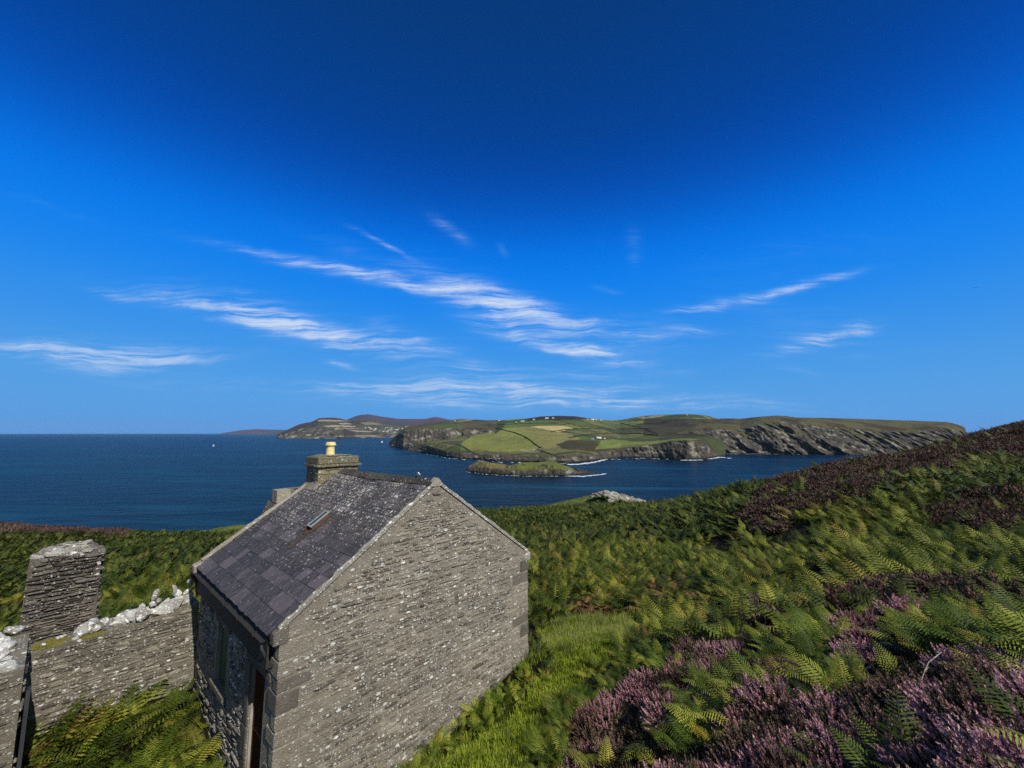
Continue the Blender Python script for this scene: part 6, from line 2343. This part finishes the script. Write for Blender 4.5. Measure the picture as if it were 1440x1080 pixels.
# ruined walls near the shore: a few low broken stone pens
rn = bpy.data.objects.new('stone_ruins', None)
COL.objects.link(rn)
c0 = sheet_point(KEY1, 748, 633)
rn.location = c0
tag(rn, 'grey broken stone ruins low on the green slope above the islet', 'ruins')
for i in range(46):
    px, py = (r_.normal(750, 7), r_.normal(632.4, 2.2)) if i < 34 else (r_.uniform(726, 742), r_.uniform(633, 635))
    P_ = sheet_point(KEY1, px, py)
    s_ = r_.uniform(3, 8)
    link('rock', ROCK_M[i % 6], rn, tuple(P_ - c0), (0, 0, r_.uniform(0, 3)), (s_ * 1.3, s_ * .8, s_ * .55))

# field walls and hedges following the ground of the promontory
M_HEDGE, t = material('far_hedge')
finish(t, (0.022, 0.028, 0.012, 1), 0.95)
M_HEDGE = bpy.data.materials['far_hedge']
HEDGES = [([(692, 600), (700, 603), (712, 606), (724, 609), (736, 613.5), (745, 619), (752, 625), (760, 630.5)], 'dark field wall curving down the green slope to the shore ruins', 4.0),
          ([(700, 597.5), (730, 596), (760, 595.2), (790, 595)], 'hedge across the upland fields above the stubble', 3.5),
          ([(775, 607.5), (800, 604), (830, 603), (860, 604.5)], 'hedge right of the stubble field', 4.5),
          ([(800, 616), (830, 611), (870, 609.5), (905, 610.5), (925, 613)], 'long low hedge above the inlet', 4),
          ([(862, 592), (880, 597), (905, 603), (925, 611)], 'hedge running down from the skyline to the headland', 3.5),
          ([(865, 598), (890, 596.5), (915, 596), (938, 594)], 'hedge across the fields below the highest hill', 3.5),
          ([(870, 604), (890, 603), (912, 603.5)], 'short hedge in the middle of the right-hand fields', 3.5)]
for pts, lb, hh in HEDGES:
    V_, F_ = [], []
    dense = []
    for (a, b) in zip(pts[:-1], pts[1:]):
        for q_ in range(6):
            t_ = q_ / 6
            dense.append((a[0] + (b[0] - a[0]) * t_, a[1] + (b[1] - a[1]) * t_))
    dense.append(pts[-1])
    P_ = [sheet_point(KEY1, *q_) for q_ in dense]
    for i, q_ in enumerate(P_):
        d_ = (P_[min(i + 1, len(P_) - 1)] - P_[max(i - 1, 0)]).normalized()
        s_ = Vector((-d_.y, d_.x, 0)).normalized() * 2.0
        h_ = hh * r_.uniform(0.6, 1.1)
        for w_, z_ in ((s_, -3), (s_ * .7, h_), (-s_ * .7, h_), (-s_, -3)):
            V_.append(tuple(q_ + w_ + Vector((0, 0, z_))))
    o = link('field_wall' if 'wall' in lb else 'hedge', mesh('hedge', V_, grid_faces(len(P_), 4), M_HEDGE))
    tag(o, lb, 'field wall' if 'wall' in lb else 'hedge', kind='thing')

# surf: broken white water along the rocks
m, t = material('sea_foam')
p = pos(t)
fo = t.noise(p, 0.10, 5, 0.75)
finish(t, t.mix(t.ramp(fo, 0.35, 0.6), (0.42, 0.50, 0.55, 1), (0.80, 0.83, 0.84, 1)), 0.9)
r_ = np.random.default_rng(31)
V_, F_ = [], []


def foam_patch(px, py, ln, wd, ang=0.0):
    D = sea_depth(py)
    P_ = at(px, py, D)
    n = 10
    b = len(V_)
    ca, sa = math.cos(ang), math.sin(ang)
    V_.append((P_[0], P_[1], 0.25))
    for i in range(n):
        a = 6.283 * i / n
        rr = r_.uniform(0.45, 1.15)
        x, y = ln * rr * math.cos(a), wd * rr * math.sin(a)
        V_.append((P_[0] + x * ca - y * sa, P_[1] + x * sa + y * ca, 0.25 + 0.002 * (b % 50)))
    for i in range(n):
        F_.append((b, b + 1 + i, b + 1 + (i + 1) % n))


def foam_line(pts, dens, ln, wd, jy=0.4):
    for (a, b) in zip(pts[:-1], pts[1:]):
        n = max(1, int(math.hypot(b[0] - a[0], b[1] - a[1]) * dens * 0.7))
        for _ in range(n):
            t_ = r_.random()
            foam_patch(a[0] + (b[0] - a[0]) * t_, a[1] + (b[1] - a[1]) * t_ + abs(r_.normal(0, jy)), ln * r_.uniform(.3, 1.1), wd * r_.uniform(.25, 0.9), r_.uniform(-.2, .2))


foam_line([(655, 663), (675, 666), (700, 668), (740, 669.5), (790, 669.5), (825, 669)], 0.7, 3.0, 3.0)
foam_line([(800, 669.5), (820, 669.5), (838, 668), (852, 666)], 3.2, 4.5, 5)
foam_line([(600, 638.2), (629, 644), (664, 647), (706, 650), (760, 650.4), (800, 651.5)], 0.5, 5, 9)
foam_line([(798, 653), (815, 652.6), (835, 650), (846, 647.5), (852, 645.6)], 2.8, 7, 16)
foam_line([(852, 645.8), (903, 644.4), (940, 645.6)], 0.4, 5, 10)
foam_line([(958, 647), (988, 646.8)], 1.8, 8, 12)
foam_line([(998, 645), (1014, 642.6), (1026, 644.2)], 2.2, 8, 12)
foam_line([(1008, 638.2), (1070, 638.4), (1120, 638.7), (1200, 639.8), (1260, 640.2)], 0.35, 7, 14, 0.15)
foam_line([(549, 626.6), (562, 628.8), (600, 630.4)], 0.5, 8, 20, 0.1)
foam_line([(395, 616.8), (560, 614.9)], 0.15, 40, 60, 0.02)
tag(link('surf', mesh('surf', V_, F_, m)), 'broken white surf along the rocks of the islet and headlands', 'surf', kind='stuff')

# two small boats
def boat(px, py, s_, lb):
    D = sea_depth(py)
    P_ = at(px, py, D)
    b_ = bpy.data.objects.new('sailing_boat', None)
    COL.objects.link(b_)
    b_.location = (P_[0], P_[1], 0.0)
    b_.rotation_euler = (0, 0, 0.4)
    b_.scale = (s_, s_, s_)
    tag(b_, lb, 'boat')
    V2, n = [], 9
    for i in range(n):
        t_ = i / (n - 1) * 2 - 1
        w_ = 1.6 * (1 - abs(t_) ** 2.4) + 0.05
        for a in range(5):
            an = math.pi * a / 4
            V2.append((t_ * 5.5, -math.cos(an) * w_, 1.2 - 1.9 * math.sin(an) * (1 - .5 * t_ * t_)))
    F2 = [tuple(q_) for q_ in grid_faces(n, 5)]
    link('hull', mesh('hull', V2, F2, M_WHITEWASH, True), b_)
    mb = MB()
    mb.add([(-5.2, -.1, 1.15), (5.2, -.1, 1.15), (5.2, .1, 1.15), (-5.2, .1, 1.15), (0, -1.55, 1.15), (0, 1.55, 1.15)], [(0, 4, 1), (0, 1, 2, 3), (3, 2, 5)])
    mb.box(-2.2, 1.4, -0.9, 0.9, 1.16, 2.0)
    mb.build('cabin', M_WHITEWASH, b_)
    mb = MB()
    mb.tube([(0.8, 0, 1.2), (0.8, 0, 12)], 0.09, 6)
    mb.tube([(0.8, 0, 2.4), (-4.2, 0, 2.5)], 0.07, 6)
    mb.build('mast', M_ZINC, b_)
    mb = MB()
    mb.add([(0.68, 0.02, 2.6), (-4.1, 0.35, 2.7), (0.68, 0.02, 11.6)], [(0, 1, 2)])
    mb.add([(0.95, 0.02, 11.0), (5.2, 0.05, 1.6), (1.2, 0.45, 2.2)], [(0, 1, 2)])
    mb.build('sail', M_WHITEWASH, b_)


boat(537, 622.6, 1.5, 'tiny white sailing boat off the western cliff, below the village')
boat(300, 627.6, 1.0, 'tiny white sailing boat alone on the open sea at the left')

# birds
m, t = material('gull_white')
finish(t, (0.75, 0.75, 0.73, 1), 0.8)
M_GULL = m
m, t = material('gull_grey')
finish(t, (0.16, 0.165, 0.18, 1), 0.8)
M_GULLG = m


def body_bird(name, loc, yaw, s_, flying, lb, cat, mats):
    """A bird as one continuous body: lathe along its back, wings and tail drawn out of it."""
    b_ = bpy.data.objects.new(name, None)
    COL.objects.link(b_)
    b_.location = loc
    b_.rotation_euler = (0, 0, yaw)
    b_.scale = (s_,) * 3
    tag(b_, lb, cat)
    secs = [(-0.20, 0.02, 0.015, 0.10), (-0.13, 0.04, 0.03, 0.11), (-0.04, 0.062, 0.06, 0.125), (0.05, 0.066, 0.066, 0.14), (0.11, 0.045, 0.05, 0.165), (0.14, 0.034, 0.036, 0.195), (0.17, 0.036, 0.036, 0.21), (0.195, 0.026, 0.026, 0.212), (0.21, 0.008, 0.010, 0.208), (0.245, 0.003, 0.004, 0.200)]
    if flying:
        secs = [(x, w, h, 0.12 + (z - .12) * .25) for x, w, h, z in secs]
    V2 = []
    for x, w, h, z in secs:
        for i in range(8):
            a = 6.283 * i / 8
            V2.append((x, w * math.cos(a), z + h * math.sin(a)))
    F2 = [(i * 8 + j, i * 8 + (j + 1) % 8, (i + 1) * 8 + (j + 1) % 8, (i + 1) * 8 + j) for i in range(len(secs) - 1) for j in range(8)]
    F2 += [tuple(range(8))[::-1], tuple(range((len(secs) - 1) * 8, len(secs) * 8))]
    link('body', mesh('body', V2, F2, mats[0], True), b_)
    for sg in (-1, 1):
        mb = MB()
        if flying:
            top_ = [(0.08, sg * 0.05, 0.13), (0.10, sg * 0.28, 0.22), (0.02, sg * 0.62, 0.16), (-0.06, sg * 0.60, 0.155), (-0.02, sg * 0.28, 0.20), (-0.06, sg * 0.05, 0.12)]
        else:
            top_ = [(0.09, sg * 0.055, 0.175), (0.0, sg * 0.072, 0.165), (-0.24, sg * 0.018, 0.115), (-0.15, sg * 0.05, 0.085), (0.02, sg * 0.078, 0.10), (0.09, sg * 0.07, 0.12)]
        low_ = [(x, y, z - 0.012) for x, y, z in top_]
        mb.add(top_ + low_, [tuple(range(6)), tuple(range(11, 5, -1))] + [(i, (i + 1) % 6, 6 + (i + 1) % 6, 6 + i) for i in range(6)])
        mb.build('wing', mats[1], b_)
    mb = MB()
    if not flying:
        for sg in (-1, 1):
            mb.tube([(0.0, sg * 0.025, 0.07), (0.005, sg * 0.025, 0.0)], 0.005, 5)
            mb.box(-0.01, 0.04, sg * 0.025 - 0.015, sg * 0.025 + 0.015, 0.0, 0.005)
        mb.build('feet', M_POT, b_)


gy = 0.62
gp_ = wl(W / 2, gy, HR + 0.102 - 0.02)
body_bird('gull', tuple(gp_), ANG - 2.2, 0.5, False, 'small white bird perched on the roof ridge near the gable peak', 'bird', (M_GULL, M_GULL))
pb = at(1372, 405, 110)
body_bird('seabird', tuple(pb), 0.9, 1.0, True, 'lone dark bird gliding high in the blue sky at the right', 'bird', (M_GULLG, M_GULLG))

# ------------------------------------------------------------------ plants that stand out one by one in the foreground
def ground_hit(px, py, lift=0.25):
    """Where the view ray of a pixel comes down to the plants' height over the hillside."""
    for D in np.arange(1.2, 60, 0.04):
        P_ = at(px, py, D)
        if P_[2] < ground_z(P_[0], P_[1]) + lift:
            return np.array([P_[0], P_[1], float(ground_z(P_[0], P_[1]))])
    return None


def vivid(seed, n, fl=1.0):
    return heather_clump(seed, n, 0.16, (0.16, 0.30), [M_HEATH_LEAF, M_HEATH_VIV], fl)


PLANTS = [('heather_bush', 940, 975, 0.34, ('h', 1), 1.15, 'pinkish heather bush beside the lower path, at the foot of the slope'),
          ('heather_bush', 1068, 862, 0.34, ('v', 2), 1.0, 'small vivid pink heather bush alone among bracken, middle of the slope'),
          ('heather_bush', 1090, 950, 0.34, ('h', 3), 1.35, 'round mauve heather bush between two bracken clumps, left of the bare twig'),
          ('heather_bush', 1285, 835, 0.34, ('h', 4), 1.5, 'large rosy heather bush at the top of the heather patch, above the bare twig'),
          ('heather_bush', 1330, 838, 0.34, ('v', 5), 0.8, 'small bright magenta heather tuft right of the large rosy bush'),
          ('heather_bush', 1205, 1002, 0.30, ('v', 6), 0.62, 'vivid magenta heather sprigs left below the bare twig'),
          ('heather_bush', 1345, 975, 0.30, ('h', 7), 0.95, 'pink heather bush just right of the bare twig'),
          ('heather_bush', 1225, 885, 0.30, ('h', 8), 1.1, 'dusty pink heather bush lower left of the large rosy one'),
          ('heather_bush', 1130, 1060, 0.30, ('b', 9), 1.1, 'faded brown heather bush at the bottom edge, left of the vivid sprigs'),
          ('heather_bush', 865, 1040, 0.30, ('b', 10), 1.0, 'faded brown heather bush at the bottom edge beside the path'),
          ('bracken_plant', 1000, 1000, 0.36, ('f', 11), 0.85, 'bright green bracken frond rising from the heather near the bottom centre'),
          ('bracken_plant', 1165, 955, 0.34, ('f', 12), 0.75, 'low bracken fronds leaning left, left of the bare twig'),
          ('bracken_plant', 1400, 880, 0.40, ('f', 13), 1.05, 'big bracken plant near the right edge, above the bare twig'),
          ('bracken_plant', 1425, 835, 0.40, ('y', 14), 1.0, 'yellow bracken plant at the right edge of the slope'),
          ('bracken_plant', 1335, 900, 0.34, ('y', 15), 0.75, 'yellow green fronds directly above the bare twig'),
          ('bracken_plant', 1110, 880, 0.38, ('f', 16), 0.95, 'spreading bracken plant right of the small vivid heather bush'),
          ('bracken_plant', 945, 1040, 0.34, ('y', 17), 0.62, 'yellow green single fronds at the bottom edge between heathers'),
          ('bracken_plant', 605, 1055, 0.30, ('y', 18), 0.6, 'yellowing bracken plant at the foot of the gable, bottom edge'),
          ('bracken_plant', 1270, 945, 0.32, ('f', 19), 0.62, 'small green bracken plant touching the left side of the bare twig'),
          ('bracken_plant', 258, 1015, 0.30, ('y', 20), 0.7, 'yellow bracken plant in the walled yard before the door')]
for nm, px, py, lift, (ty, sd), s_, lb in PLANTS:
    P_ = ground_hit(px, py, lift * s_)
    if P_ is None:
        continue
    if ty == 'h':
        me = heather_clump(300 + sd, 330, 0.27, (0.20, 0.36))
    elif ty == 'b':
        me = heather_clump(300 + sd, 300, 0.27, (0.20, 0.34), [M_HEATH_LEAF, M_HEATH_BR])
    elif ty == 'v':
        me = vivid(300 + sd, 150)
    else:
        me = fern_clump(300 + sd, 0, 5 if ty == 'y' else 6, (0.50, 0.85), [M_FERN_Y if ty == 'y' else M_FERN], up=(0.6, 1.2))
    o = link(nm, me, None, (P_[0], P_[1], P_[2] - 0.01), (0.0, -0.15, sd * 1.7), (s_,) * 3)
    o['rnd'] = 0.55
    tag(o, lb, 'heather' if nm[0] == 'h' else 'bracken')

# the bare pale stem
P_ = ground_hit(1292, 985, 0.12)
mb = MB()
Dm = P_[1]


def twp(px, py, dd=0.0):
    q_ = at(px, py, Dm + dd)
    return tuple(q_ - np.array([P_[0], P_[1], P_[2]]))


mb.tube([(0, 0, 0), twp(1290, 985), twp(1291, 971, .01), twp(1296, 955, .02), twp(1300, 944, .02), twp(1306, 931, .03), twp(1314, 925, .02), twp(1324, 917, .04)], [0.006, 0.006, 0.0055, 0.005, 0.0045, 0.004, 0.0035, 0.002], 6)
mb.tube([twp(1296, 955, .02), twp(1291, 948, .0)], [0.003, 0.0015], 5)
mb.tube([twp(1300, 944, .02), twp(1306, 938, .05)], [0.003, 0.001], 5)
mb.tube([twp(1291, 971, .01), twp(1287, 964, .0)], [0.003, 0.001], 5)
tag(mb.build('bare_stem', M_TWIG, None, loc=tuple(P_)), 'bare pale crooked stem standing up out of the dark heather at the lower right', 'twig')
mb = MB()
r_ = np.random.default_rng(12)
Pg = ground_hit(1205, 930, 0.2)
for i in range(46):
    a, l_ = r_.uniform(0, 6.28), r_.uniform(0.12, 0.30)
    tip = (l_ * .8 * math.cos(a) - 0.06, l_ * .8 * math.sin(a), l_ * .9)
    mb.tube([(0, 0, 0.02), (tip[0] * .5, tip[1] * .5, tip[2] * .6), tip], [0.003, 0.002, 0.001], 4, cap=False)
tag(mb.build('dead_shrub', M_TWIG, None, loc=tuple(Pg)), 'small grey dead shrub of fine bare twigs left of the bare stem', 'shrub')

# ------------------------------------------------------------------ the air between here and the mountains
hz = bpy.data.materials.new('thin_haze')
hz.use_nodes = True
t = NT(hz.node_tree)
for n_ in list(t.n):
    t.n.remove(n_)
vol = t.node('ShaderNodeVolumePrincipled', {'Color': (0.38, 0.64, 1.0, 1), 'Density': 0.9e-5, 'Anisotropy': 0.0})
t.node('ShaderNodeOutputMaterial', {'Volume': vol.outputs[0]})
mb = MB()
mb.box(-43000, 43000, -3500, 43000, -14, 850)
o = mb.build('haze', hz)
tag(o, 'thin blue sea haze that fades the distant headland and mountains', 'haze', kind='stuff')
